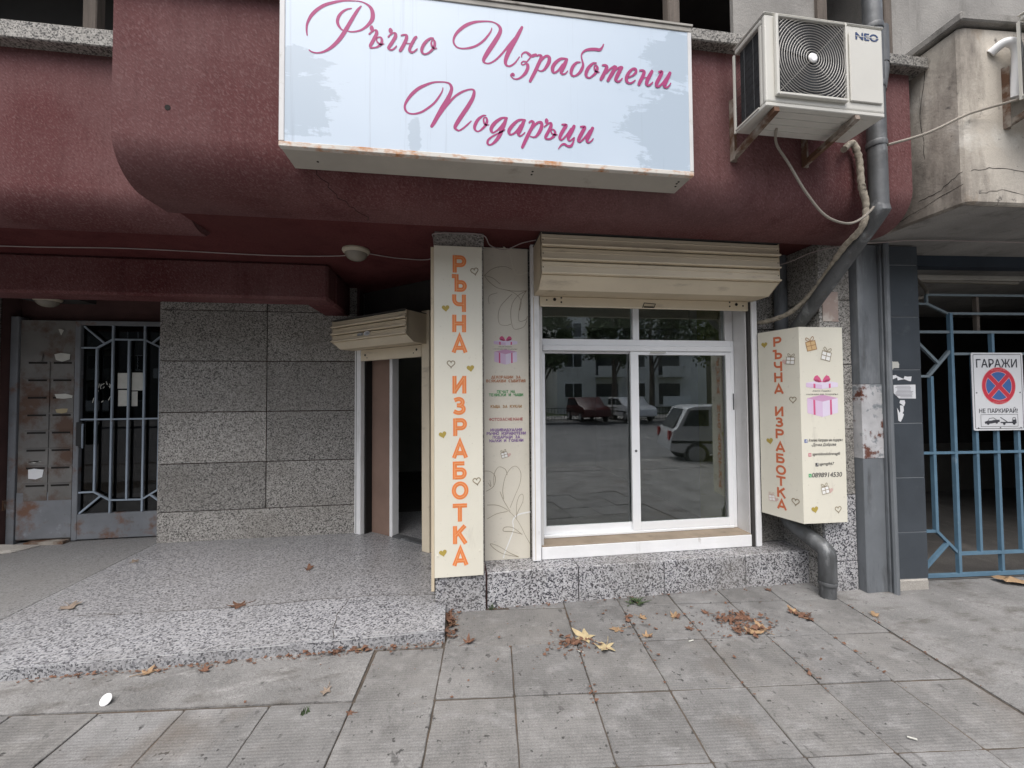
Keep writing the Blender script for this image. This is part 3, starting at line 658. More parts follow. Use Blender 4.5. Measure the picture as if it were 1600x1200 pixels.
for a, b, r in ((.17,1.93,.012),(.20,1.90,.006),(DW-.17,1.94,.012),(DW-.21,1.91,.006)): s.lathe(DF(a,b,.0282), DF.n, [(r,0),(r,.001)], 10)
s.build('bolt_hole', m_holes, o)
SK = Fr(DF(0,0,.032+.25), dd, (0,0,1))
st = MB(); st.poly(SK, [(.52+.045*math.cos(t*math.pi/8), 2.095+.022*math.sin(t*math.pi/8)) for t in range(16)], .006); stk = st.build('sticker', m_signwhite, o)
text('5151', SK, .53, 2.095, i_black, stk, h=.018, w=.05, bold=.02, c=.0075)
st = MB(); st.poly(SK, [(.38,2.08),(.46,2.082),(.465,2.105),(.42,2.11),(.375,2.1)], .005); st.build('sticker', m_peel, o)

# ------------------------------------------------------------------ signs
def arc(cx, cy, rx, ry, a0, a1, n=10): return [(cx+rx*math.cos(R(a0+(a1-a0)*k/n)), cy+ry*math.sin(R(a0+(a1-a0)*k/n))) for k in range(n+1)]
LET = {'Н':[[(.11,0),(.11,1)],[(.69,0),(.69,1)],[(.12,.5),(.68,.5)]],
 'А':[[(.06,0),(.42,.93),(.78,0)],[(.2,.27),(.64,.27)]],
 'И':[[(.11,1),(.11,0)],[(.13,.12),(.67,.88)],[(.69,1),(.69,0)]],
 'З':[[(.10,.82)]+arc(.36,.71,.23,.18,120,-90,12)+[(.24,.53)],[(.34,.527)]+arc(.36,.315,.29,.21,80,-125,14)+[(.07,.20)]],
 'Р':[[(.11,0),(.11,1)],[(.12,.89)]+arc(.46,.665,.225,.225,90,-90,12)+[(.12,.44)]],
 'Ъ':[[(-.06,.89),(.20,.89)],[(.22,1),(.22,0)],[(.23,.55)]+arc(.49,.33,.22,.22,90,-90,12)+[(.23,.11)]],
 'Ч':[[(.11,1)]+arc(.39,.72,.28,.28,180,270,8)+[(.68,.44)],[(.69,1),(.69,0)]],
 'Б':[[(.68,.89),(.11,.89),(.11,0)],[(.12,.11)]+arc(.47,.33,.22,.22,-90,90,12)+[(.12,.55)]],
 'Т':[[(-.02,.89),(.82,.89)],[(.40,.9),(.40,0)]],
 'К':[[(.11,0),(.11,1)],[(.70,1),(.14,.46)],[(.34,.60),(.74,0)]],
 'О':[[(.42+.37*math.cos(t*math.pi/16), .5+.39*math.sin(t*math.pi/16)) for t in range(32)]]}
LET.update({'Е':[[(.11,0),(.11,1)],[(.12,.9),(.62,.9)],[(.12,.5),(.56,.5)],[(.12,.1),(.62,.1)]], 'П':[[(.11,0),(.11,.9),(.69,.9),(.69,0)]], 'Г':[[(.11,0),(.11,.9),(.62,.9)]], 'С':[arc(.42,.5,.34,.4,50,310,16)],
 'М':[[(.1,0),(.1,.95),(.42,.35),(.74,.95),(.74,0)]], 'Л':[[(.04,0),(.4,.93),(.76,0)]], 'Д':[[(.14,.15),(.38,.9),(.5,.9),(.68,.15)],[(.02,-.1),(.02,.1),(.8,.1),(.8,-.1)]], 'Ц':[[(.1,1),(.1,.1),(.78,.1),(.78,-.12)],[(.62,1),(.62,.12)]],
 'Ш':[[(.08,1),(.08,.1),(.8,.1),(.8,1)],[(.44,1),(.44,.12)]], 'Щ':[[(.08,1),(.08,.1),(.86,.1),(.86,-.12)],[(.4,1),(.4,.12)],[(.72,1),(.72,.12)]],
 'В':[[(.11,0),(.11,1)],[(.12,.9)]+arc(.42,.71,.18,.19,90,-90,10)+[(.12,.52)],[(.12,.52)]+arc(.44,.31,.21,.21,90,-90,10)+[(.12,.1)]], 'Я':[[(.66,0),(.66,1)],[(.65,.9)]+arc(.34,.68,.22,.22,90,270,10)+[(.65,.46)],[(.36,.46),(.1,0)]],
 'У':[[(.1,1),(.42,.42)],[(.74,1),(.36,.2),(.12,.1)]], 'Ф':[[(.42,0),(.42,1)],arc(.42,.52,.34,.26,0,359,20)]})
def stroke_line(fr, body, cx, cy, h, w, mat, parent):
    m = MB(); m.e = 1; adv = w/len(body)
    for i, ch_ in enumerate(body):
        if ch_ == ' ': continue
        x0 = cx-w/2+adv*(i+.5)
        for p_ in LET[ch_]: m.ribbon(fr, [(x0+(x-.42)*adv*1.12, cy-h/2+y*h, h*.21) for x, y in p_], .0006, 0, cap=False)
    return tag(m.build('lettering', mat, parent), kind='stuff')
def block(ch_, fr, cx, y0, h, wscale, mo, mi, t=.22, ti=.035):
    for p in LET[ch_]:
        q = [(cx+(x-.4)*h*wscale, y0+y*h) for x, y in p]
        mo.ribbon(fr, [(a,b,t*h) for a,b in q], .0006, 0, cap=False, closed=ch_ == 'О')
        if mi is not None: mi.ribbon(fr, [(a,b,ti*h) for a,b in q], .0030, 0, cap=False, closed=ch_ == 'О')
def heart(fr, cx, cy, s, filled, m, c=.001, rot=0):
    pts = []
    for k in range(28):
        t = 2*math.pi*k/28
        x = 16*math.sin(t)**3/32; y = (13*math.cos(t)-5*math.cos(2*t)-2*math.cos(3*t)-math.cos(4*t))/32
        pts.append((cx+s*(x*math.cos(rot)-y*math.sin(rot)), cy+s*(x*math.sin(rot)+y*math.cos(rot))))
    if filled: m.e += 1; m.poly(fr, pts, c+m.e*.0001)
    else: m.ribbon(fr, [(a,b,s*.13) for a,b in pts], c, 0, closed=True)
def gift_icon(fr, cx, cy, s, rot, line, fill, parent, hearted=None):
    ca, sa = math.cos(rot), math.sin(rot)
    def q(x, y): return (cx+s*(x*ca-y*sa), cy+s*(x*sa+y*ca))
    m = MB(); m.e = 1; m.poly(fr, [q(-.5,-.5),q(.5,-.5),q(.5,.35),q(-.5,.35)], .0012); m.build('gift_print', fill, parent)
    m = MB(); m.e = 1
    m.ribbon(fr, [(*q(x,y), s*.07) for x,y in ((-.5,-.5),(.5,-.5),(.5,.35),(-.5,.35))], .0016, 0, closed=True)
    m.ribbon(fr, [(*q(0,-.5), s*.07),(*q(0,.35), s*.07)], .0016, 0, cap=False); m.ribbon(fr, [(*q(-.5,-.05), s*.07),(*q(.5,-.05), s*.07)], .0016, 0, cap=False)
    for sg in (-1, 1): m.ribbon(fr, [(*q(sg*x,y), s*.06) for x,y in ((0,.38),(.12,.62),(.34,.78),(.42,.62),(.28,.45),(0,.38))], .0016, 3)
    m.build('gift_print', line, parent)
    if hearted:
        m = MB(); m.e = 1; heart(fr, *q(.55*hearted,-.25), s*.75, True, m, .0008); m.build('heart_print', i_blush, parent)
def gift_logo(fr, cx, cy, s, parent):
    """open lilac gift box with a floating bowed lid and a line of writing between them; s = width"""
    def pl(pts, mat, c, name='gift_print'):
        m = MB(); m.e = 1; m.poly(fr, [(cx+x*s, cy+y*s) for x,y in pts], c); m.build(name, mat, parent)
    pl([(-.48,-.08),(0,-.18),(0,-.62),(-.48,-.50)], i_lilac, .0010); pl([(0,-.18),(.48,-.08),(.48,-.50),(0,-.62)], i_lilac2, .0010)
    pl([(-.48,-.08),(0,.02),(.48,-.08),(0,-.18)], i_mauve, .0012)
    pl([(-.29,-.12),(-.23,-.135),(-.23,-.56),(-.29,-.55)], i_pink, .0014); pl([(.23,-.135),(.29,-.12),(.29,-.55),(.23,-.56)], i_pink, .0014)
    pl([(-.5,.36),(0,.30),(0,.18),(-.5,.24)], i_lilac, .0010); pl([(0,.30),(.5,.36),(.5,.24),(0,.18)], i_lilac2, .0010); pl([(-.5,.36),(0,.44),(.5,.36),(0,.30)], i_lilac2, .0012)
    pl([(-.27,.34),(-.21,.33),(-.21,.205),(-.27,.215)], i_pink, .0014); pl([(.21,.33),(.27,.34),(.27,.215),(.21,.205)], i_pink, .0014)
    for sg in (-1, 1):
        pts = [(0,.38),(.06,.50),(.14,.58),(.22,.55),(.27,.46),(.22,.40),(.1,.37)]
        pl([(sg*x,y) for x,y in pts][::sg], i_pink, .0016, 'bow_print'); pl([(sg*x,y) for x,y in ((.02,.38),(.14,.45),(.26,.45),(.20,.395),(.1,.375))][::sg], i_pinkdk, .0018, 'bow_print')
    text('Ателие Подарък -', fr, cx, cy+.125*s, i_black, parent, h=.055*s, w=.62*s, c=.0016, shear=.3)
    text('НАПРАВИ МИ ПОДАРЪК', fr, cx, cy+.025*s, i_black, parent, h=.048*s, w=1.0*s, c=.0018)

# tall pillar sign
ps = thing('pillar_sign', (.02,2.86,.25), 'tall narrow cream sign on the pillar with orange vertical lettering and gold hearts', 'sign')
b = MB(); b.box(-.146,.190,2.845,2.864,.250,2.556); b.build('panel', m_print, ps, bevel=.002)
b = MB(); b.box(-.168,-.1475,2.852,3.02,.16,2.545); b.build('side_panel', m_cream_side, ps)
PF = Fr((0,2.845,0))
mo, mi = MB(), MB(); mo.e = mi.e = 1
def py2z(y): return 2.49 - (y-400)*(2.49-.316)/485.
word = 'РЪЧНА ИЗРАБОТКА'
tops = [400,430,462,494,526,None,590,623,656,690,723,754,788,822,855]
for ch_, ty in zip(word, tops):
    if ty is None: continue
    mo, mi = MB(), MB(); mo.e = mi.e = 1
    block(ch_, PF, .028+(.004 if ch_ in 'РЪ' else 0), py2z(ty+27.5), .123, .95, mo, mi, t=.235, ti=.028)
    lo_ = mo.build('letter', i_orange, ps); mi.build('letter_inline', i_inline, lo_)
hf, ho = MB(), MB(); hf.e = ho.e = 1
def px2x(x): return -.142 + (x-680)*(.187+.142)/73.
for x, y, f, r in ((742,424,0,.2),(697,484,1,.1),(705,571,0,0),(735,578,1,.15),(692,681,1,.25),(744,754,0,.15),(692,862,1,.2)):
    hm = MB(); hm.e = 1; heart(PF, px2x(x), py2z(y), .053, f, hm, .001, r); hm.build('heart_print', i_gold if f else i_golddk, ps)
s = MB()
for x, z in ((-.125,.40),(.165,.42),(-.125,2.48),(.165,2.48),(.16,1.55)): s.lathe((x,2.8448,z), (0,-1,0), [(.006,0),(.005,.003)], 10)
s.build('screw', m_print, ps)

# beige banner with the list of services
bn = thing('service_banner', (.39,3.11,.24), 'beige upright banner with line drawn flowers, gift box and coloured list of services', 'sign')
MB().box(.217,.568,3.098,3.116,.243,2.652).build('panel', m_print2, bn, bevel=.002)
MB().box(.2055,.2165,3.10,3.117,.25,2.63).build('edge_strip', m_dark, bn)
MB().box(.5685,.5745,3.10,3.117,.25,2.63).build('edge_strip', m_dark, bn)
BF = Fr((0,3.098,0))
def bx(x): return .222 + (x-756)*(.575-.222)/71.
def bz(y): return 2.672 - (y-383)*(2.672-.240)/493.
def art(zoom, strokes, ox, oy, w, mat, name='flower_print', k=5):
    m = MB(); m.e = 1
    for st_ in strokes: m.ribbon(BF, [(bx(ox+x/zoom), bz(oy+y/zoom), w*random.uniform(.7,1.2)) for x,y in st_], .0008, k)
    m.build(name, mat, bn)
art(4.285, [[(415,310),(450,275),(500,250),(560,245),(600,262)],[(415,310),(440,345),(490,385),(540,400),(620,410),(700,405)],[(415,310),(470,325),(520,365)],[(445,500),(440,465),(455,440),(500,425)],
  [(600,430),(560,470),(520,520),(505,580),(515,635),(560,645),(590,635)],[(700,405),(640,440),(600,500),(590,580),(605,660),(640,668),(680,650),(700,610)],[(700,405),(670,450),(650,520),(645,610),(690,605),(705,580)],[(540,400),(610,420),(660,470),(650,540)]], 660, 360, .0034, i_golddk)
art(3.53, [[(335,415),(370,420),(395,450),(385,500),(345,525)],[(385,490),(390,430),(415,395),(450,410),(460,440)],[(440,570),(435,520),(450,450),(480,405),(510,395),(535,430),(530,490),(500,560),(475,620)],
  [(350,600),(410,605),(470,640),(520,700),(560,780),(585,825)],[(475,640),(440,580),(420,530)],[(350,675),(400,650),(460,640)],[(510,680),(510,610),(525,560),(545,550),(545,590),(515,650),(510,680)],
  [(540,770),(490,730),(445,725),(437,745),(480,750),(530,765)],[(520,890),(440,870),(390,840),(365,810),(410,825),(470,865),(520,890)],[(355,480),(370,500),(365,465)]], 660, 620, .0036, i_golddk)
art(3.53, [[(585,648),(520,660),(490,690),(492,740),(470,800),(445,860),(437,890)]], 660, 620, .010, i_white, 'stroke_print')
art(4.285, [[(545,110),(585,150),(600,220),(625,290),(660,295),(705,280)]], 660, 360, .012, m_print, 'stroke_print')
gift_logo(BF, bx(789.3), bz(549), .185, bn)
for body, y, mat, w in (('ДЕКОРАЦИИ ЗА',592,i_brown,46),('ВСЯКАКВИ СЪБИТИЯ',598,i_brown,62),('ПЕЧАТ НА',614.7,i_green,28.5),('ТЕНИСКИ И ЧАШИ',619.8,i_green,54),('КЪЩА ЗА КУКЛИ',638,i_ochre,49),('ФОТОЗАСНЕМАНЕ',658,i_rose,54),
        ('ИНДИВИДУАЛНИ',674.5,i_purple,50),('РЪЧНО ИЗРАБОТЕНИ',680,i_purple,61.5),('ПОДАРЪЦИ ЗА',685.7,i_purple,43),('МАЛКИ И ГОЛЕМИ',691.2,i_purple,53.5)):
    stroke_line(BF, body, bx(789.5), bz(y), .0225, w*.00497, mat, bn)
gift_icon(BF, bx(786), bz(713), .048, R(15), i_golddk, i_white, bn, 1.2)

# corner box sign
bsn = thing('corner_box_sign', (2.7,2.85,.53), 'cream box sign beside the window with vertical orange letters, gift drawings and contact lines', 'sign')
A_, B_, C_ = Vector((2.472,3.0,0)), Vector((2.548,2.68,0)), Vector((2.905,2.668,0))
m = MB(); Z0, Z1 = .533, 1.996
bp = [A_, B_, C_, Vector((2.905,2.722,0)), Vector((2.77,2.722,0)), Vector((2.70,3.0,0))]
n = len(bp); m.add([v+Vector((0,0,Z0)) for v in bp]+[v+Vector((0,0,Z1)) for v in bp], [tuple(range(n))[::-1], tuple(range(n,2*n))]+[(i,(i+1)%n,n+(i+1)%n,n+i) for i in range(n)])
m.build('case', m_print, bsn)
CF = Fr(B_+Vector((0,0,0)), C_-B_, (0,0,1)); CW = (C_-B_).length
LF = Fr(A_, B_-A_, (0,0,1)); LW = (B_-A_).length
mo = MB(); mo.e = 1
zt = [(1.90,1.79),(1.77,1.68),(1.66,1.57),(1.555,1.455),(1.44,1.34),None,(1.215,1.12),(1.115,1.03),(1.01,.915),(.90,.795),(.79,.70),(.705,.605)]
def face_z(y0, y1, x0): return 1.996-(y0-x0)/(y1-x0)*(1.996-.533)
tl = [527,547,566,583,601,None,636,653,671,691,709,727,744,762,780]
for ch_, ty in zip(word, tl):
    if ty is None: continue
    # photo row on the side face: top edge 516 / bottom edge 809 at the letters
    zb = 1.996-(ty+15-516.5)/(808-516.5)*1.463
    mo = MB(); mo.e = 1; block(ch_, LF, LW*.50, zb, .076, 1.15, mo, None, t=.215); mo.build('letter', i_red, bsn)
hf, ho = MB(), MB(); hf.e = ho.e = 1
def hprint(fr, cx, cy, s, f, _, c=.001, rot=0):
    hm = MB(); hm.e = 1; heart(fr, cx, cy, s, f, hm, c, rot); hm.build('heart_print', i_gold if f else i_golddk, bsn)
def lz(y): return 1.996-(y-516.5)/(808-516.5)*1.463
hprint(LF, LW*.17, lz(537), .052, 1, hf, .001); hprint(LF, LW*.25, lz(691), .056, 1, hf, .001, .2); hprint(LF, LW*.83, lz(625), .05, 0, ho, .001); hprint(LF, LW*.83, lz(778), .055, 0, ho, .001)
def cz(y): return 1.996-(y-511.5)/(817.5-511.5)*1.463
def cx_(x, y): return (x-(1250+3*(y-511)/307))/((1313+12*(y-511)/307)-(1250+3*(y-511)/307))*CW
hprint(CF, cx_(1271,796), cz(796), .055, 1, hf, .001, .2); hprint(CF, cx_(1309,797), cz(797), .05, 0, ho, .001, .1)
gift_icon(LF, LW*.80, lz(565), .062, R(-8), i_golddk, i_white, bsn, -1.2); gift_icon(LF, LW*.27, lz(780), .05, R(5), i_blush, i_white, bsn, 1.2)
gift_icon(CF, cx_(1267.5,540), cz(540), .078, R(12), ink('bronze_ink', (.36,.20,.09)), i_tan, bsn)
gift_icon(CF, cx_(1290,556), cz(556), .075, R(-14), i_golddk, i_white, bsn)
gift_icon(CF, cx_(1288,766), cz(766), .06, R(12), i_golddk, i_white, bsn, 1.2)
gift_logo(CF, cx_(1284,616), cz(619), .262, bsn)
for body, x, y, w, sh_ in (('Ателие Направи ми подарък',1289,689.5,53,.25),('-Дочка Доброва',1286,696.5,38,.25),('agentidondobrevagift',1290,711,43,.25),('agentgift67',1290.5,726.5,23,.25)):
    text(body, CF, cx_(x,y), cz(y), i_black, bsn, h=.028, w=w*CW/67., bold=.010, c=.001, shear=sh_)
text('0898914530', CF, cx_(1291,743), cz(743), i_black, bsn, h=.034, w=46*CW/67., bold=.012, c=.001, shear=.15)
for x, y, mat in ((1258.2,690,i_fb),(1264,711.5,i_insta),(1275,727,i_black),(1264,743.5,i_wa)):
    m = MB(); m.e = 1; a, bb = cx_(x,y), cz(y); m.poly(CF, [(a-.012,bb-.013),(a+.012,bb-.013),(a+.012,bb+.013),(a-.012,bb+.013)], .001); o = m.build('icon_print', mat, bsn)
    m = MB(); m.e = 1
    if mat is i_fb: m.ribbon(CF, [(a+.006,bb+.008,.004),(a+.001,bb+.007,.004),(a,bb-.012,.004)], .0014, 0); m.ribbon(CF, [(a-.005,bb,.003),(a+.006,bb,.003)], .0014, 0)
    elif mat is i_insta: m.ribbon(CF, [(a+.006*math.cos(t),bb+.006*math.sin(t),.0025) for t in [k*math.pi/5 for k in range(10)]], .0014, 0, closed=True)
    elif mat is i_black: m.ribbon(CF, [(a+.007,bb+.004,.003),(a+.002,bb+.009,.003),(a+.002,bb-.004,.003),(a-.003,bb-.007,.003)], .0014, 0)
    else: m.ribbon(CF, [(a-.005,bb+.004,.003),(a-.002,bb-.003,.003),(a+.005,bb-.005,.003)], .0014, 0)
    m.build('icon_mark', i_white, o)

# big light box over the shop
SCRIPT_STROKES = {'w1':[[-715,576,6,-718,603,9,-716,632,11,-706,660,14,-690,688,17,-665,716,17,-632,741,16,-591,759,14,-551,772,10,-507,778,7,-466,780,6,-434,770,10,-413,751,17,-405,722,21,-409,692,20,-429,662,15,-456,637,11,-484,624,9,-509,619,8,-527,621,7],
 [-507,739,5,-528,732,9,-550,716,12,-567,692,15,-574,666,15,-569,645,14,-557,628,9,-546,621,6],
 [-461,757,6,-477,735,14,-500,693,17,-527,640,19,-550,596,20,-575,559,18,-604,527,15,-635,504,11,-666,493,8,-691,495,7,-706,503,6],
 [-410,658,14,-410,651,20,-408,641,18,-404,633,9],
 [-422,617,9,-412,628,8,-399,639,7,-388,639,14,-386,624,17,-396,601,17,-407,577,17,-416,559,15,-413,549,12,-399,550,8,-382,556,10,-365,572,14,-360,590,14,-364,605,10,-375,607,7,-385,600,7,-385,586,8,-375,574,10,-363,570,8,-350,576,5],
 [-319,656,14,-318,650,21,-316,641,19,-312,633,9],
 [-329,614,9,-319,626,8,-306,636,7,-295,635,14,-294,620,18,-305,597,17,-319,573,17,-328,557,14,-321,549,10,-309,550,9,-298,559,8,-289,571,7],
 [-265,629,8,-252,634,9,-240,631,15,-241,612,17,-253,583,17,-265,559,17,-272,548,14],
 [-190,630,12,-198,622,15,-210,598,16,-221,574,16,-224,556,15,-215,547,12,-203,551,9,-193,561,8,-186,568,6],
 [-246,591,5,-234,591,5,-222,592,5],
 [-105,633,7,-119,631,10,-138,616,14,-155,592,16,-164,566,16,-160,550,12,-147,545,9,-129,554,10,-112,572,12,-100,593,14,-99,614,13,-105,624,8,-113,619,7,-116,604,10,-110,587,10,-100,579,7,-88,583,5]],'w2':[[196,725,5,191,707,8,174,679,11,149,648,12,116,621,12,82,605,12,47,597,9,18,599,9,1,615,10,-3,637,11,8,667,14,33,698,17,67,726,18,107,745,14,147,754,10,187,758,8,217,752,9,237,736,15,241,715,19,230,686,22,204,641,24,176,595,24,156,559,20,152,541,15,163,532,9,183,534,9,211,552,10,239,581,11,262,610,11,280,632,15,303,663,15,324,694,10],
 [357,749,14,344,723,19,323,681,22,300,637,23,280,596,23,268,561,20,268,538,15,282,529,10,299,535,10,320,554,9,341,586,6],
 [353,586,6,354,599,8,365,611,9,379,614,12,392,606,17,405,597,16,421,603,18,431,607,16],
 [402,592,8,392,578,8,379,561,7],
 [376,563,8,361,563,8,351,552,7,359,544,7,374,552,9,384,548,17,385,530,18,373,503,17,353,480,12,329,465,9,309,465,7,295,479,9,304,487,18,310,484,15],
 [436,601,9,446,607,10,458,603,16,455,585,18,443,557,19,425,516,19,409,484,18,397,459,15],
 [451,569,10,470,594,13,488,607,13,502,600,18,501,577,20,487,549,17,472,529,12,456,521,8,440,525,6],
 [601,601,12,583,603,12,561,597,15,537,576,18,521,550,20,520,529,18,529,520,12,545,529,11,561,547,13,577,569,15],
 [598,598,16,587,573,21,574,545,21,567,526,17,575,517,11,590,522,8,603,537,6],
 [673,593,7,653,588,12,632,564,18,622,535,18,626,516,13,642,514,10,664,530,14,680,553,17,689,578,14,685,601,10,680,629,8,687,647,10,706,663,13,734,671,17,762,674,18,783,674,17,797,688,11,806,707,7],
 [763,598,8,745,594,12,721,570,18,706,540,19,706,520,15,722,512,10,744,527,12,763,550,16,769,571,15,763,584,10,753,581,8,753,565,11,761,550,10,779,549,6],
 [798,589,10,814,591,14,822,581,20,810,551,20,795,522,20,787,509,16],
 [818,548,10,843,575,10,867,592,12],
 [874,590,16,861,565,21,844,535,20,827,507,17],
 [854,552,10,880,579,10,902,591,12],
 [909,590,17,896,569,21,879,535,21,872,516,17,885,507,12,899,515,10,910,528,7],
 [947,538,9,970,550,10,989,571,15,987,588,15,971,587,13,950,566,17,935,537,20,936,513,17,953,505,11,969,512,10,985,525,7],
 [1012,583,10,1029,585,13,1037,576,19,1028,550,20,1013,521,20,1005,503,17],
 [1084,587,17,1071,563,21,1055,533,21,1051,512,19,1061,503,12,1076,513,10,1087,524,7],
 [1028,546,6,1045,546,6,1062,546,6],
 [1124,586,12,1141,587,19,1130,561,21,1112,527,21,1108,508,18,1120,503,12,1142,522,12,1159,544,13,1175,566,13],
 [1190,588,18,1175,558,21,1159,523,21,1154,509,16,1167,502,11,1182,513,9,1193,529,7]],'w3':[[-58,379,5,-61,362,7,-77,331,10,-101,296,11,-133,266,11,-168,241,11,-204,229,9,-230,231,9,-245,245,11,-248,267,11,-237,295,14,-213,330,17,-180,363,17,-144,385,14,-106,402,10,-72,408,8,-43,409,8,-24,403,12,-14,385,16,-17,362,18,-34,320,24,-58,275,27,-82,233,22,-104,191,19,-116,171,14],
 [-53,268,10,-29,300,11,0,336,12,32,362,12,62,378,10,86,385,9,100,381,12,101,363,17,91,332,20,66,287,22,39,244,22,15,204,21,3,178,17,12,165,11,27,164,9,49,180,9,68,199,9,86,218,6],
 [162,254,6,147,251,10,124,232,15,108,205,17,103,184,15,109,170,10,124,167,8,144,183,11,161,204,14,168,225,14,165,240,10,157,243,7,150,234,9,152,216,10,161,204,9,178,206,5],
 [272,249,13,254,250,11,234,241,15,206,216,19,190,189,19,191,172,15,201,167,9,221,181,10,239,199,13,254,220,13],
 [267,244,15,257,215,20,244,184,21,234,157,20,218,131,18,198,109,12,181,100,9,170,107,12,173,125,11,193,144,10,219,161,9,241,173,9,261,187,6],
 [368,247,12,348,248,11,328,240,14,302,214,18,284,187,19,284,169,15,294,164,10,312,174,11,332,196,13,345,218,13],
 [363,244,15,353,219,20,339,187,20,331,171,16,340,161,10,352,166,8,367,181,6],
 [390,236,8,402,245,12,413,239,15,409,221,18,396,194,18,378,157,19,362,122,18,352,100,15],
 [401,197,10,420,225,13,440,242,12,456,241,16,457,220,19,445,191,18,427,166,13,411,160,8,395,163,6],
 [484,262,14,484,257,20,485,248,19,489,238,10],
 [472,221,8,483,231,8,496,242,8,508,242,14,507,225,18,496,202,17,483,178,17,477,164,14,484,156,10,504,159,11,521,173,14,530,191,14,527,204,11,517,211,7,509,203,7,511,190,8,524,182,10,542,184,5],
 [568,241,9,590,239,17,578,217,19,562,188,19,555,167,16,565,158,10,583,174,10,601,197,11,618,223,11],
 [635,239,17,621,210,20,605,180,19,602,163,14,612,157,9,626,168,8,635,175,6,629,151,10,617,130,14,600,126,13,580,136,12,563,129,9,547,108,5],
 [670,238,9,693,237,17,681,212,20,665,182,20,657,162,16,667,156,10,686,173,10,704,194,12,722,221,12],
 [738,237,17,723,207,20,708,177,20,705,161,14,715,155,9,730,165,8,741,179,6]]}
big = thing('fascia_sign', (.24,2.15,2.71), 'large pale blue light box sign with magenta script lettering above the shop', 'sign')
X0, X1, ZB, ZT = -.842, 1.322, 2.712, 3.562
b = MB(); b.box(X0+.004,X1-.004,2.078,2.249,ZB+.003,ZT-.003); b.build('case', m_case, big)
MB().box(X0+.02,X1-.02,2.053,2.070,ZB+.02,ZT-.02).build('panel', m_panel, big)
MB().box(X0,X1,2.048,2.0775,ZB,ZB+.026).build('frame', m_frame_rust, big, bevel=.003)
MB().box(X0,X1,2.048,2.0775,ZT-.028,ZT).build('frame', m_cap, big, bevel=.003)
MB().box(X0,X0+.026,2.0485,2.0775,ZB+.0265,ZT-.0285).build('frame', m_frame_wh, big, bevel=.003)
MB().box(X1-.022,X1,2.0485,2.0775,ZB+.0265,ZT-.0285).build('frame', m_frame_wh, big, bevel=.003)
MB().box(X0-.005,X1+.005,2.042,2.255,ZT+.001,ZT+.012).build('top_cover', m_cap, big)
s = MB()
for x, y in ((-.70,2.17),(.42,2.12),(.42,2.15),(1.27,2.12),(1.27,2.14),(1.28,2.17)): s.lathe((x,y,ZB+.0028), (0,0,-1), [(.006,0),(.006,.002)], 8)
s.build('rivet', m_holes, big)
SGF = Fr((0,2.053,2.7))
for wname in ('w1','w2','w3'):
    m = MB(); m.e = 1
    for st_ in SCRIPT_STROKES[wname]:
        pts = [(st_[i]/1000., st_[i+1]/1000., st_[i+2]/1000.) for i in range(0, len(st_), 3)]
        m.ribbon(SGF, pts, .0006, 6)
    m.build('script_lettering', i_magenta, big)
# crack in the plaster running down from the sign, cable loop beside it
m = MB(); m.e = 0
m.tube([(-.865,2.243,3.30),(-.885,2.240,3.22),(-.878,2.240,3.10),(-.862,2.243,3.02)], .002, 5, 4); tag(m.build('thin_cable', m_cable), 'hair thin white cable loop on burgundy plaster left of the blue fascia sign', 'cable')

pk = []
for k in range(22):
    t = k/21; th = min(math.pi/2, t*1.9); yb = 2.25+.22-.22*math.cos(th) + max(0, t-.83)*.9; zb = 2.615+.24-.24*math.sin(th)
    pk.append((-.835+.30*t+.012*math.sin(k*2.3)+.006*math.sin(k*5.1), yb-.0008*math.cos(th), zb-.0012*math.sin(th)))
MB().tube([(-.85,2.2495,3.0),(-.842,2.2495,2.95)]+pk, .0016, 4).build('plaster_crack', m_holes, bld)
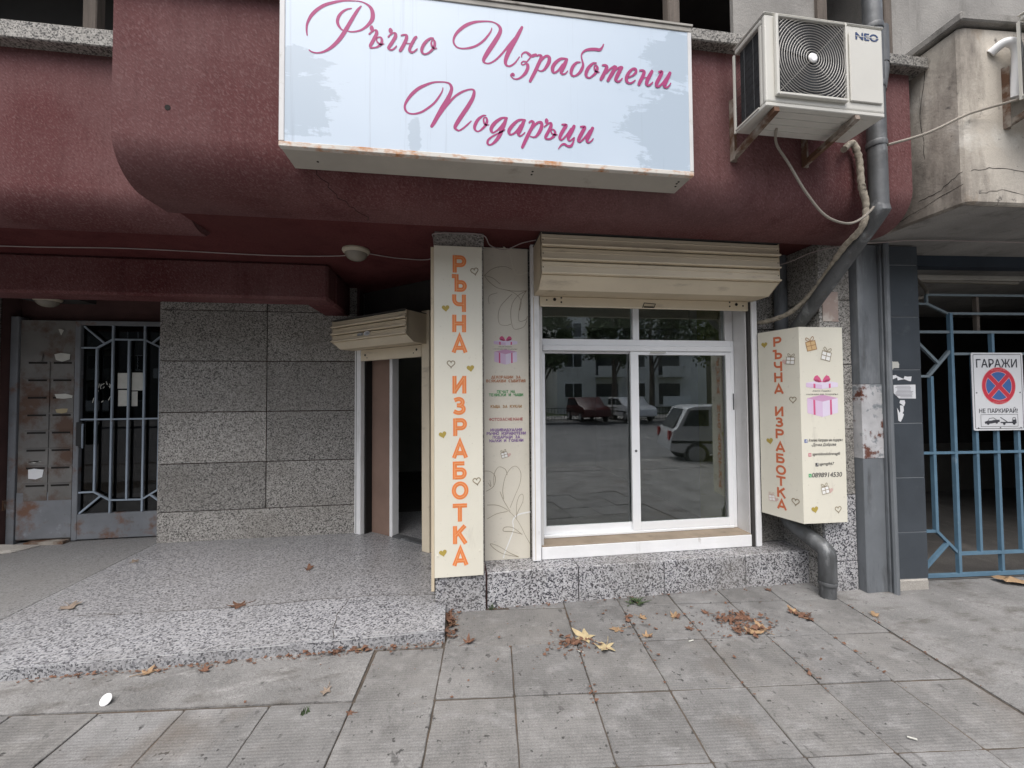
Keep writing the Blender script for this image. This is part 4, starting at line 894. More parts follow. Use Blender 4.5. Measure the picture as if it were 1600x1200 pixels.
# ------------------------------------------------------------------ air conditioner units
def aircon(loc, label):
    """outdoor unit, origin at its left bottom front corner; 0.735 wide, 0.30 deep, 0.49 high"""
    t = thing('air_conditioner', (0,0,0), label, 'air conditioner', 'outdoor units on the facade')
    W, D, Hh = .735, .235, .49
    c = MB(); c.box(.0,W,.0,.025,.012,Hh); c.box(.0,W,.025,D,Hh-.03,Hh-.001); c.box(W-.02,W-.0005,.0255,D,.012,Hh-.0305); c.box(.20,W-.0205,D-.02,D-.0005,.012,Hh-.0305)
    c.box(.001,.03,.0255,.05,.012,Hh-.0305); c.build('casing', m_ac, t, bevel=.009, seg=2)
    MB().box(-.006,W+.006,-.006,D+.006,Hh,Hh+.012).build('lid', m_ac, t, bevel=.005)
    u = MB(); u.box(.0,W,.0,D,-.012,.0118); u.build('base_pan', m_ac, t, bevel=.004)
    for k in range(4): MB().box(.08,W-.08,.03+k*.05,.05+k*.05,-.017,-.0121).build('pan_rib', m_ac, t)
    MB().box(.022,.19,.0505,D-.0205,.012,Hh-.031).build('coil', m_acdark, t)
    g = MB()
    for k in range(9): g.tube([(.006,.055,.04+k*.05),(.006,D-.01,.04+k*.05)], .0012, 4)
    for k in range(3): g.tube([(.004,.09+k*.07,.02),(.004,.09+k*.07,Hh-.04)], .0014, 4)
    g.build('coil_wire', m_acdark, t); g = MB()
    g.tube([(.0,D+.003,-.01),(.0,D+.003,Hh-.03)], .008, 4, sq=True); g.tube([(-.001,.05,.008),(-.001,D+.003,.008)], .006, 4, sq=True); g.build('coil_guard', m_ac, t)
    cx, cz, hw, hh = .272, .262, .205, .205
    f = MB(); f.box(cx-hw,cx+hw,-.006,-.0005,cz-hh,cz+hh); f.build('fan_recess', m_black, t)
    r = MB(); bt = .016
    r.box(cx-hw-bt,cx-hw,-.022,-.0003,cz-hh-bt,cz+hh+bt); r.box(cx+hw,cx+hw+.008,-.022,-.0003,cz-hh-bt,cz+hh+bt); r.box(cx-hw,cx+hw,-.022,-.0003,cz-hh-bt,cz-hh); r.box(cx-hw,cx+hw,-.022,-.0003,cz+hh,cz+hh+.008); r.build('grille_frame', m_ac, t, bevel=.003)
    g = MB()
    for k in range(19):
        rad = .026 + k*.0146; run = []; ns = 40 + 3*k
        for j in range(ns+1):
            a = 2*math.pi*j/ns; x, z = cx+rad*math.cos(a), cz+rad*math.sin(a)
            if abs(x-cx) < hw and abs(z-cz) < hh: run.append((x, -.017, z))
            else:
                if len(run) > 1: g.tube(run, .0021, 4)
                run = []
        if len(run) > 1: g.tube(run, .0021, 4)
    for k in range(4):
        a = 2*math.pi*k/4+.78; g.tube([(cx+.02*math.cos(a),-.0145,cz+.02*math.sin(a)),(cx+.28*math.cos(a),-.0145,cz+.28*math.sin(a))], .0015, 4)
    g.build('fan_grille', m_grille, t)
    fb = MB()
    for k in range(3):
        a = 2*math.pi*k/3+.5
        pts = [(.03,a-.3),(.19,a-.45),(.19,a+.35),(.03,a+.5)]
        fb.add([(cx+r_*math.cos(q),-.0075-.002*i,cz+r_*math.sin(q)) for i,(r_,q) in enumerate(pts)], [(0,1,2,3)])
    fb.build('fan_blade', m_acdark, t)
    MB().lathe((cx,-.016,cz), (0,-1,0), [(.024,0),(.026,.004),(.020,.009)], 20).build('hub_badge', m_plasticw, t)
    MB().box(.512,W-.02,-.010,-.0002,.055,Hh-.045).build('service_panel', m_ac, t, bevel=.004)
    FF = Fr((0,-.010,0))
    text('NEO', FF, .622, .425, m_navy, t, 'logo', h=.040, w=.142, bold=.035, c=.001)
    m = MB(); m.e = 1; m.ribbon(FF, [(.55,.4235,.003),(.70,.4235,.003)], .0016, 0, cap=False); m.build('logo_gap', m_ac, t)
    for x in (.062, .560):
        MB().tube([(x,.345,-.092),(x,.0,-.024)], .021, 4, sq=True).build('bracket_arm', m_rust, t)
        k = MB(); k.box(x-.020,x+.020,.336,.347,-.115,.27); k.box(x-.020,x-.015,.312,.3355,-.115,.26); k.build('bracket_upright', m_rust, t)
    t.location = loc
    return t
ac = aircon((1.650,1.90,3.050), 'white air conditioner outdoor unit on rusty brackets right of the blue fascia sign')
ac2 = dup(ac); ac2.location = (3.33,1.66,3.24); ac2['label'] = 'air conditioner unit on beige neighbouring balcony, cut off by the right edge'
def cable(name, pts, r, mat, label, cat='cable', smooth=6, seg=8, group=None):
    return tag(MB().tube(pts, r, seg, smooth).build(name, mat, smooth=True), label, cat, group)
cable('drain_hose', [(1.845,2.05,3.045),(1.90,2.12,2.99),(1.991,2.13,2.876),(2.102,2.13,2.709),(2.242,2.14,2.58),(2.396,2.14,2.541),(2.497,2.13,2.582),(2.56,2.12,2.645)], .0072, m_hose, 'beige drain hose hanging in a curve below the white air conditioner', 'hose')
cable('supply_cable', [(2.60,2.06,3.00),(2.81,2.01,3.055),(3.042,1.99,3.165),(3.16,1.985,3.21),(3.405,1.90,3.26)], .008, m_hose, 'grey cable stretched from the downpipe to the beige neighbouring balcony')
bun = MB(); pts = catmull([(2.45,2.20,3.045),(2.53,2.215,3.10),(2.562,2.205,3.0),(2.57,2.20,2.82),(2.60,2.20,2.69),(2.585,2.22,2.56),(2.60,2.36,2.48),(2.66,2.55,2.36),(2.66,2.72,2.22),(2.62,2.86,2.13),(2.55,3.0,2.095),(2.51,3.12,2.10)], 10)
bun.tube(pts, [.019*(1+.09*math.sin(i*2.1)+random.uniform(-.08,.08)) for i in range(len(pts))], 9); tag(bun.build('refrigerant_line', m_wrap, smooth=True), 'taped refrigerant line bundle following the grey downpipe to a hole in the granite', 'pipe')
MB_h = MB().lathe((2.51,3.1175,2.10), (0,-1,0), [(.035,0),(.033,.002)], 16).build('pipe_hole', m_holes, bld)

# rain downpipe: drops past the balcony, kinks back to the wall, passes behind the box sign, kicks out at the foot
dp = thing('downpipe', (2.71,2.66,0), 'grey zinc rain downpipe running past the air conditioner and down behind the box sign', 'pipe')
MB().tube([(2.645,2.165,5.2),(2.652,2.165,2.64)], .050, 16).build('pipe', m_zinc, dp, smooth=True)
MB().tube([(2.652,2.17,2.66),(2.654,2.20,2.60),(2.70,2.80,2.08),(2.715,2.90,1.99)], .048, 16, 6).build('pipe', m_zinc, dp, smooth=True)
MB().tube([(2.690,2.93,2.02),(2.660,2.93,.46)], .053, 16).build('pipe', m_zinc, dp, smooth=True)
MB().tube([(2.660,2.93,.50),(2.662,2.92,.46),(2.70,2.74,.375),(2.713,2.67,.33),(2.715,2.66,.28)], .057, 16, 5).build('pipe', m_zinc, dp, smooth=True)
MB().tube([(2.715,2.66,.31),(2.713,2.66,.12),(2.712,2.66,.115),(2.712,2.66,-.03)], [.058,.058,.053,.053], 16).build('pipe', m_zinc, dp, smooth=True)
for z in (3.05, 3.42, 3.80):
    MB().lathe((2.648,2.165,z), (0,0,1), [(.053,0),(.055,.006),(.055,.030),(.053,.036)], 18).build('pipe_clamp', m_zinc, dp, smooth=True)
MB().lathe((2.712,2.66,.09), (0,0,1), [(.060,0),(.062,.005),(.062,.02),(.060,.026)], 18).build('pipe_clamp', m_zinc, dp, smooth=True)
MB().tube([(2.735,2.20,3.62),(2.725,2.19,3.56),(2.68,2.175,3.42)], .045, 12, 5).build('branch', m_zinc, dp, smooth=True)
MB().tube([(2.735,2.20,3.62),(2.735,2.20,3.86)], .05, 12).build('branch', m_zinc, dp, smooth=True)
sp = MB(); sp.tube([(2.735,3.05,SOF+.01),(2.735,3.05,2.0)], .050, 14); tag(sp.build('vent_pipe', m_zinc2, smooth=True), 'dark vertical pipe stub under the soffit, in the corner behind the box sign', 'pipe')

# ------------------------------------------------------------------ lamps and wires under the soffit
def lamp(loc, label):
    t = thing('ceiling_lamp', loc, label, 'lamp', 'round ceiling lamps')
    x, y, z = loc
    MB().lathe((x,y,z), (0,0,-1), [(.103,0),(.105,.012),(.094,.028),(.084,.032)], 32).build('ring', m_lampring, t, smooth=True)
    MB().lathe((x,y,z-.030), (0,0,-1), [(.086,0),(.080,.020),(.064,.040),(.040,.053),(.010,.058)], 32).build('bowl', m_lampglass, t, smooth=True)
    return t
lamp((-.774,3.30,SOF), 'round cream ceiling lamp under the soffit near the shop doorway')
lamp((-3.98,4.55,SOF-.17), 'round ceiling lamp above the dark entrance with the mailboxes')
MB().box(-4.25,-3.75,4.40,4.8,SOF-.17,SOF+.0).build('lamp_base', m_dark, bld)
cable('soffit_cable', [(-5.2,3.50,SOF-.005),(-3.377,3.497,SOF-.012),(-2.496,3.459,SOF-.006),(-1.49,3.471,SOF-.014),(-.939,3.437,SOF-.008),(-.86,3.36,SOF-.006)], .004, m_cable, 'thin white cable along the dark soffit from the left edge to the lamp', smooth=5, seg=6)
cable('soffit_cable', [(-.69,3.36,SOF-.006),(-.45,3.43,SOF-.012),(-.19,3.412,SOF-.008),(-.155,3.0,SOF-.008),(-.145,2.855,SOF-.02),(.02,2.852,SOF-.008),(.20,2.852,SOF-.015),(.26,2.95,SOF-.05),(.38,3.0,SOF-.055),(.50,2.95,SOF-.02),(.60,2.92,SOF-.005)], .004, m_cable, 'thin white cable from the lamp over the pillar sign to the window shutter', smooth=5, seg=6)
cable('soffit_cable', [(2.46,2.95,2.50),(2.6,2.80,2.53),(2.72,2.70,2.58),(2.90,2.60,2.60),(3.2,2.60,2.635),(3.6,2.50,2.63),(5.5,2.40,2.63)], .004, m_cable, 'thin cable from the window shutter across to the garage entrance', smooth=5, seg=6)

# ------------------------------------------------------------------ steel casing and pier at the joint of the two houses
stl = thing('steel_column', (3.1,2.67,0), 'grey painted steel column casing with rusty peeling patch between granite and blue tiled pier', 'column')
m = MB(); m.box(3.052,3.232,2.664,2.90,-.03,1.56); m.build('casing', m_zinc2, stl, bevel=.004)
MB().box(3.050,3.234,2.661,2.90,1.0,1.562).build('peeling_patch', m_peel, stl, bevel=.003)
MB().box(3.052,3.232,2.668,2.90,1.563,2.64).build('casing', m_zinc2, stl, bevel=.004)
MB().box(3.2355,3.275,2.645,2.90,-.03,2.64).build('side_channel', m_zinc2, stl, bevel=.006)
MB().tube([(3.255,2.622,-.02),(3.252,2.625,1.2),(3.255,2.622,2.64)], .020, 8).build('conduit', m_zinc2, stl, smooth=True)
pier = thing('tiled_pier', (3.45,2.68,0), 'slate blue tiled pier beside the blue garage gate with torn white paper scraps', 'pier')
GA = -math.atan(.07); GU = Vector((math.cos(GA), math.sin(GA), 0))
PF2 = Fr((3.295,2.672,0), GU, (0,0,1)); PW = .285
MB().fbox(PF2,.004,PW-.004,-.03,2.64,-.30,-.004).build('core', m_grout, pier)
MB().fbox(PF2,.0,PW,-.03,.075,-.28,.006).build('base', m_stucco, pier, bevel=.01)
MB().fbox(PF2,-.012,.0,.02,.85,-.1,.004).build('render_edge', m_stucco, pier, bevel=.004)
zj = [.078,.43,.845,1.262,1.675,2.085,2.49,2.64]
for a, b in zip(zj, zj[1:]):
    MB().fbox(PF2,.001,PW-.001,a+.003,b-.003,-.011,random.uniform(-.0008,.0008)).build('tile', m_tile, pier, bevel=.0015)
    MB().fbox(PF2,PW-.012,PW+.0005,a+.002,b-.002,-.28,-.021).build('tile', m_tile, pier)
def scrap(pts, mat, name='paper_scrap', c=.0016):
    m = MB(); m.e = 1; m.poly(PF2, [(.0+(x-1386)*.0053, 1.5+(y0)) for x, y0 in pts], c); return m.build(name, mat, pier)
def pz(y): return 1.5-(y-608)*.00512-.008 - 1.5
def zp(x, y): return (1380+x/10.92, pz(550+y/10.92))
scrap([zp(*p) for p in ((145,75),(165,110),(255,110),(275,150),(270,215),(180,215),(165,240),(135,235),(150,160))], m_paper)
scrap([zp(*p) for p in ((70,385),(110,340),(215,330),(235,370),(160,400),(110,430),(70,435))], m_signwhite)
scrap([zp(*p) for p in ((225,345),(290,375),(340,395),(360,350),(410,360),(480,355),(465,435),(430,430),(350,400),(240,420))], m_signwhite)
o = scrap([zp(*p) for p in ((165,495),(540,490),(540,720),(250,715),(165,630))], m_signwhite, 'notice')
m = MB(); m.e = 1
for k in range(9):
    x0, y0 = zp(185+random.uniform(0,40) + (60 if k == 8 else 0), 515+k*22); x1, _ = zp(500-random.uniform(0,60), 0)
    m.ribbon(PF2, [((x0-1386)*.0053,1.5+y0,.0045),((x1-1386)*.0053,1.5+y0,.0045)], .0024, 0, cap=False)
m.build('print_line', ink('grey_ink', (.32,.32,.35)), o)
scrap([zp(*p) for p in ((270,745),(345,745),(355,790),(335,845),(300,820),(255,790))], m_signwhite)
scrap([zp(*p) for p in ((262,830),(320,835),(325,920),(300,960),(325,975),(300,1040),(265,1100),(225,1080),(220,960),(210,870),(240,920),(250,950),(265,930))], m_signwhite, c=.0022)

# ------------------------------------------------------------------ neighbouring house
nb = thing('neighbour_building', (5,3.0,0), 'weathered beige concrete building with cracked balcony above the garage entrance', 'building')
m = MB()
pb = [(3.10,2.035),(3.14,2.02),(9,1.70),(9,2.2),(3.25,2.2),(3.25,3.2),(3.10,3.2)]
n = len(pb); m.add([(x,y,2.655) for x,y in pb]+[(x,y,3.765) for x,y in pb], [tuple(range(n))[::-1], tuple(range(n,2*n))]+[(i,(i+1)%n,n+(i+1)%n,n+i) for i in range(n)])
m.build('balcony_parapet', m_conc_beige, nb, bevel=.012)
m = MB(); pb2 = [(3.07,1.99),(9.05,1.66),(9.05,2.23),(3.28,2.23),(3.28,3.2),(3.07,3.2)]; n = 6
m.add([(x,y,3.775) for x,y in pb2]+[(x,y,3.83) for x,y in pb2], [tuple(range(n))[::-1], tuple(range(n,2*n))]+[(i,(i+1)%n,n+(i+1)%n,n+i) for i in range(n)]); m.build('balcony_sill', m_conc_grey, nb, bevel=.008)
m = MB(); m.add([(3.12,2.05,2.652),(9,1.75,2.652),(9,5.4,2.652),(3.12,5.4,2.652),(3.12,2.05,2.80),(9,1.75,2.80),(9,5.4,2.80),(3.12,5.4,2.80)], [(3,2,1,0),(4,5,6,7),(0,1,5,4),(1,2,6,5),(2,3,7,6),(3,0,4,7)]); m.build('soffit', m_conc_grey, nb)
MB().box(3.05,9,3.0,3.2,2.81,12).build('wall', m_conc_grey, nb)
MB().box(3.022,3.30,2.44,3.0,3.84,12).build('wall', m_conc_grey, nb)
ck = MB(); ck.e = 1
NF = Fr((3.14,2.02,0), (1,-.0546,0), (0,0,1)); NL = Fr((3.10,3.2,0), (0,-1,0), (0,0,1))
crack(NF, [(.0,2.86),(.15,2.88),(.34,2.87),(.6,2.84),(1.0,2.88)], .0038, ck, .001, .006)
crack(NF, [(.04,2.72),(.2,2.74),(.5,2.70)], .003, ck, .001, .006)
crack(NL, [(1.16,2.86),(1.05,2.80),(.92,2.78)], .0038, ck, .001, .006); crack(NL, [(1.16,2.78),(.95,2.73),(.8,2.70),(.7,2.68)], .0038, ck, .001, .006)
crack(NL, [(1.0,3.72),(.95,3.4),(.97,3.05)], .003, ck, .001, .006)
ck.build('crack', m_holes, nb)
MB().tube([(3.30,2.01,3.60),(3.33,1.96,3.63),(3.38,1.94,3.60),(3.40,1.95,3.50),(3.40,1.97,3.30)], .026, 10, 5).build('insulated_pipe', m_plasticw, nb, smooth=True)
# garage passage
MB().box(3.58,3.66,2.9,6.5,-.1,2.652).build('passage_wall', m_conc_grey, nb)
MB().box(3.66,9,5.2,5.3,.72,2.652).build('passage_wall', m_dark, nb); MB().box(3.66,9,5.17,5.3,-.1,.72).build('passage_wall', M('paler_lower_wall', (.12,.112,.10), .9, grain=.2), nb)  # back wall in two tones, the lower part paler
MB().box(8.9,9.0,2.5,5.2,-.1,2.652).build('passage_wall', m_dark, nb)
MB().add([(3.55,2.775,.004),(9,2.395,.004),(9,5.2,.004),(3.55,5.2,.004)], [(0,1,2,3)]).build('passage_floor', M('oily_passage_floor', (.085,.08,.075), .9, bump=.3, grain=.3, over=[((.14,.13,.12), 2, .55, .7, S1)]), nb)
GF = Fr((3.70,2.80,0), GU, (0,0,1))
MB().fbox(GF,-.1,3.4,2.56,2.65,-.16,-.06).build('lintel', M('blue_black_lintel', (.02,.03,.045), .6), nb)

MB().fbox(GF,2.64,5.6,-.1,2.652,-.25,.02).build('wall', m_conc_beige, nb)
gt = thing('garage_gate', GF(.5,0,0), 'blue painted steel bar gate with octagonal corner pattern across the garage entrance', 'gate')
def bar(a0, b0, a1, b1, r=.016, mat=m_blue, c=0.):
    MB().tube([GF(a0,b0,c),GF(a1,b1,c)], r, 4, sq=True).build('bar', mat, gt)
RW = 2.6
bar(.139,2.30,RW-.139,2.30,.012,m_blue2); bar(.01,2.225,.137,2.225,.012,m_blue2); bar(.137,2.300,.137,2.225,.012,m_blue2,.001); bar(.137,2.228,.322,2.147,.012,m_blue2,-.001)
bar(.322,2.147,RW-.322,2.147,.013,m_blue2); bar(.0,1.993,RW,1.993,.015,m_blue2,.002)
bar(.335,2.147,.335,.012,.019,m_blue,.004); bar(.012,1.934,.225,1.73,.014,m_blue2,.003); bar(.322,1.835,.13,1.635,.016,m_blue2,.001); bar(.005,1.63,.14,1.63,.014,m_blue2)
bar(.15,1.63,.15,.375,.019); bar(.335,1.813,RW-.335,1.813,.014,m_blue2,-.001); bar(.01,1.006,RW,1.006,.014,m_blue,.006)
bar(.005,.376,.155,.376,.014); bar(.15,.378,.34,.19,.015,m_blue,.001); bar(.245,.28,.03,.075,.017,m_blue,.002); bar(.34,.19,RW-.34,.19,.016,m_blue,.003); bar(-.0,.008+.015,RW,.008+.015,.018,m_blue,.007)
for k in range(10):
    a = .535+.188*k
    if a > RW-.3: break
    bar(a, 1.81, a, .19 if k % 2 == 0 else .03, .018, m_blue, -.002)
    if k % 2 == 1: bar(a-.012, 1.99, a-.012, 1.815, .018, m_blue, -.003)
bar(.62,2.30,.62,2.0,.020,m_wood,-.03)
for a in (RW-.15, RW-.335): bar(a, 1.63, a, .375, .019)
bar(-.02,2.55,-.02,.0,.02,m_blue2,-.02)

npk = thing('parking_sign', GF(.71,1.19,.03), 'white no parking plate with red and blue roundel wired to the garage gate', 'sign')
TF = Fr(GF(.712,1.502,.03), GU, (0,0,1))
def rr(w, h, r):
    pts = []
    for cx, cy, a0 in ((w/2-r,h/2-r,0),(-w/2+r,h/2-r,90),(-w/2+r,-h/2+r,180),(w/2-r,-h/2+r,270)):
        for k in range(5): a = R(a0+k*22.5); pts.append((cx+r*math.cos(a), cy+r*math.sin(a)))
    return pts
MB().prism(TF, rr(.462,.636,.012), -.004, 0).build('plate', m_signwhite, npk)
m = MB(); m.e = 1; m.ribbon(TF, [(a,b,.004) for a,b in rr(.430,.606,.01)], .0006, 0, closed=True);
m.build('border_print', i_signblack, npk)
text('ГАРАЖИ', TF, -.006, .231, i_signblack, npk, h=.068, w=.365, bold=.016, c=.0008)
text('НЕ ПАРКИРАЙ!', TF, -.006, -.153, i_signblack, npk, h=.046, w=.345, bold=.014, c=.0008)
RC, RR_ = (.005,.045), .148
def circ(r, n=48, cx=RC[0], cy=RC[1]): return [(cx+r*math.cos(2*math.pi*k/n), cy+r*math.sin(2*math.pi*k/n)) for k in range(n)]
m = MB(); m.e = 1; m.poly(TF, circ(RR_+.005), .0006); m.build('roundel_rim', i_signpink, npk)
m = MB(); m.e = 1; m.poly(TF, circ(RR_), .0009); m.build('roundel_red', i_signred, npk)
def wedge(r, g, a_mid, n=12):
    # blue quarter between the crossing bars
    out = []; half = R(45)-math.asin(g/r)
    for k in range(n+1): a = a_mid-half+2*half*k/n; out.append((RC[0]+r*math.cos(a), RC[1]+r*math.sin(a)))
    d = g/math.sin(R(45)); out.append((RC[0]+d*math.cos(a_mid), RC[1]+d*math.sin(a_mid))); return out
mw, mb_ = MB(), MB(); mw.e = mb_.e = 1
for q in range(4):
    mw.poly(TF, wedge(.119,.017,R(90*q)), .0011); mb_.poly(TF, wedge(.114,.021,R(90*q)), .0014)
mw.build('roundel_lining', i_signpink, npk); mb_.build('roundel_blue', i_signblue, npk)
text('НЕ ПАРКИРАЙ', TF, .005, .045+.132, i_signpink, npk, h=.013, w=.13, bold=.015, c=.0014); text('НЕ ПАРКИРАЙ', TF, .005, .045-.132, i_signpink, npk, h=.013, w=.13, bold=.015, c=.0014)
pm = MB(); pm.e = 1
def pbox(w, h, cx, cy): return [(cx+a, cy+b) for a,b in ((-w/2,-h/2),(w/2,-h/2),(w/2,h/2),(-w/2,h/2))]
pm.ribbon(TF, [(a,b,.003) for a,b in pbox(.33,.098,.0,-.238)], .0006, 0, closed=True)
tx = lambda x: (x-430)/816*.462*1.04; ty_ = lambda y: -.238+(1030-y)/1200*.66
pm.poly(TF, [(tx(x),ty_(y)) for x,y in ((205,1045),(255,1030),(300,1032),(340,1022),(430,1018),(432,1050),(300,1075),(210,1075))], .001)
pm.ribbon(TF, [(tx(x),ty_(y),.004) for x,y in ((255,1035),(275,998),(340,990),(385,1022))], .0006, 0)
for x, y in ((255,1072),(385,1055),(500,1075),(650,1075)): pm.e += 1; pm.poly(TF, circ(.012, 14, tx(x), ty_(y)), .0008+pm.e*.0001)
pm.ribbon(TF, [(tx(x),ty_(y),.006) for x,y in ((445,985),(545,1050))], .0006, 0); pm.ribbon(TF, [(tx(x),ty_(y),.010) for x,y in ((450,1060),(640,1060))], .0006, 0)
pm.poly(TF, [(tx(x),ty_(y)) for x,y in ((625,1075),(625,1020),(680,1018),(685,1075))], .003); pm.ribbon(TF, [(tx(x),ty_(y),.004) for x,y in ((628,1020),(635,990),(668,988),(678,1018))], .0006, 0)
pm.build('tow_print', i_signblack, npk)
s = MB()
for a, b in ((-.195,-.01),(.195,-.01),(-.19,-.297),(.005,-.297),(.19,-.297)): s.lathe(TF(a,b,.0002), TF.n, [(.006,0),(.005,.003)], 8)
s.build('rivet', m_zinc2, npk)

fx = thing('tube_light', GF(.6,2.5,-.25), 'dusty white fluorescent tube fitting hanging inside the garage entrance', 'lamp')
LFx = Fr(GF(.0,2.49,-.20), GU, (0,0,1))
MB().fbox(LFx,.30,1.35,-.0,.045,-.09,.0).build('housing', M('dusty_lamp_housing', (.42,.40,.36), .7), fx, bevel=.008)
MB().tube([LFx(.17,.0,-.03),LFx(1.3,-.012,-.03)], .019, 10).build('tube', m_lampglass, fx); MB().tube([LFx(.17,.03,-.06),LFx(.40,.035,-.06)], .019, 10).build('tube', m_lampglass, fx)
cable('lamp_cable', [GF(.06,2.62,-.10),GF(.07,2.50,-.10),GF(.085,2.37,-.10),GF(.14,2.31,-.10),GF(.22,2.305,-.10),GF(.29,2.36,-.12),GF(.295,2.49,-.2)], .013, m_hose, 'pale cable loop hanging at the left end of the garage tube light', smooth=6)

# ------------------------------------------------------------------ entrance with mailboxes on the left
en = thing('entrance_door', (-3.43,4.72,.06), 'old steel apartment entrance door with pale grey bars over dark glass and a rusty kick plate', 'door')
EF = Fr((0,4.70,0))
def eb(a0, b0, a1, b1, r=.012, c=0): MB().tube([EF(a0,b0,c),EF(a1,b1,c)], r, 4, sq=True).build('bar', m_bar, en)
MB().box(-3.80,-3.03,4.728,4.736,.33,2.27).build('pane', glass_mat('dark_door_glass', .04, (.25,.27,.27)), en)
MB().box(-3.815,-3.035,4.695,4.74,.07,.325).build('kick_plate', m_oldgate, en, bevel=.004)
for x0, x1, z0, z1 in ((-3.85,-3.80,.065,2.30),(-3.032,-2.945,.065,2.30),(-3.7995,-3.0325,2.255,2.30)): MB().box(x0,x1,4.69,4.745,z0,z1).build('frame', m_oldgate, en, bevel=.004)
for x in (-3.51,-3.215): eb(x,2.255,x,.33)
eb(-3.655,2.02,-3.655,.545,.012,.001); eb(-3.36,2.105,-3.36,.46,.012,.001); eb(-3.069,2.035,-3.069,.55,.012,.001)
eb(-3.785,1.285,-3.04,1.285,.011,.002)
eb(-3.51,2.108,-3.215,2.108,.011,.003); eb(-3.51,2.108,-3.652,2.02,.011,.004); eb(-3.652,2.02,-3.79,2.02,.011,.003); eb(-3.77,2.24,-3.585,2.07,.011,.005); eb(-3.215,2.108,-3.065,2.03,.011,.004); eb(-3.04,2.165,-3.14,2.075,.011,.005)
eb(-3.79,.545,-3.655,.547,.011,.003); eb(-3.655,.547,-3.51,.457,.011,.004); eb(-3.51,.457,-3.215,.453,.011,.003); eb(-3.215,.453,-3.068,.547,.011,.004); eb(-3.78,.335,-3.59,.505,.012,.005); eb(-3.04,.42,-3.14,.50,.011,.005)
MB().box(-3.80,-3.745,4.655,4.694,1.02,1.26).build('lock_case', m_black, en, bevel=.005)
MB().tube([(-3.735,4.655,1.0),(-3.725,4.64,1.02),(-3.725,4.64,1.22),(-3.735,4.655,1.24)], .008, 6).build('handle', m_bar, en)
for x0, x1, z0, z1 in ((-3.482,-3.375,1.60,1.762),(-3.350,-3.242,1.58,1.766),(-3.475,-3.37,1.418,1.585),(-3.35,-3.295,1.417,1.57)):
    MB().box(x0,x1,4.7265,4.7275,z0,z1).build('notice', m_paper, en)
m = MB(); m.e = 1
for k in range(16): a, b = random.uniform(-3.72,-3.52), random.uniform(1.44,1.72); m.ribbon(EF, [(a,b,.008),(a+random.uniform(-.02,.02),b+random.uniform(.01,.05),.006)], -.026, 0)
m.build('torn_tape', m_paper, en)
mbx = thing('mailbox_panel', (-4.1,4.72,.06), 'worn grey metal panel with two columns of mail slots beside the barred entrance door', 'mailbox')
MB().box(-4.34,-3.852,4.70,4.79,.09,2.30).build('panel', m_mail, mbx, bevel=.004)
MB().box(-4.41,-4.342,4.68,4.79,.05,2.33).build('frame', m_oldgate, mbx, bevel=.004)
MB().box(-4.445,-4.412,4.655,4.79,.40,.50).build('hinge', m_rust, mbx, bevel=.003)
MB().box(-4.338,-3.855,4.695,4.6995,.10,.56).build('lower_plate', m_oldgate, mbx, bevel=.002)
for r in range(8):
    z = 1.868-r*.1765
    for x0, x1 in ((-4.255,-4.092),(-4.036,-3.875)):
        fl_ = MB().box(x0-.022,x1+.022,4.692,4.6995,z-.155,z+.008).build('mail_door', m_mail, mbx, bevel=.002)
        MB().box(x0,x1,4.6905,4.6918,z-.014,z+.004).build('slot', m_holes, fl_)
for x0, x1, z0, z1, mt in ((-4.235,-4.10,.70,.80,m_signwhite),(-4.25,-4.12,.862,.875,m_paper),(-4.24,-4.13,1.875,1.965,m_mail),(-4.03,-3.89,1.885,1.965,m_paper),(-4.01,-3.90,1.35,1.40,ink('ochre_paper', (.36,.30,.18))),(-4.0,-3.95,2.15,2.21,m_paper),(-4.02,-3.86,1.50,1.55,m_paper)):
    m = MB(); m.e = 1
    pts = [(x0+random.uniform(0,.02),z0+random.uniform(0,.01)),((x0+x1)/2,z0-random.uniform(0,.01)),(x1-random.uniform(0,.02),z0+random.uniform(0,.02)),(x1,z1-random.uniform(0,.02)),((x0+x1)/2+random.uniform(-.02,.02),z1),(x0,z1-random.uniform(0,.02))]
    m.poly(EF, pts, .0106); m.build('paper_remnant', mt, mbx)
MB().box(-3.86,-4.2,4.62,4.70,.056,.085).build('rust_strip', m_rust, mbx)
rb = MB(); rb.add([(-4.75,4.30,.057),(-4.12,4.42,.057),(-4.02,4.62,.057),(-4.70,4.66,.057),(-4.72,4.32,.105),(-4.15,4.44,.085),(-4.06,4.60,.075),(-4.68,4.62,.11)], [(3,2,1,0),(4,5,6,7),(0,1,5,4),(1,2,6,5),(2,3,7,6),(3,0,4,7)])
tag(rb.build('broken_slab', m_stucco, bevel=.01), 'broken pale cement slab lying before the mailbox panel', 'rubble')

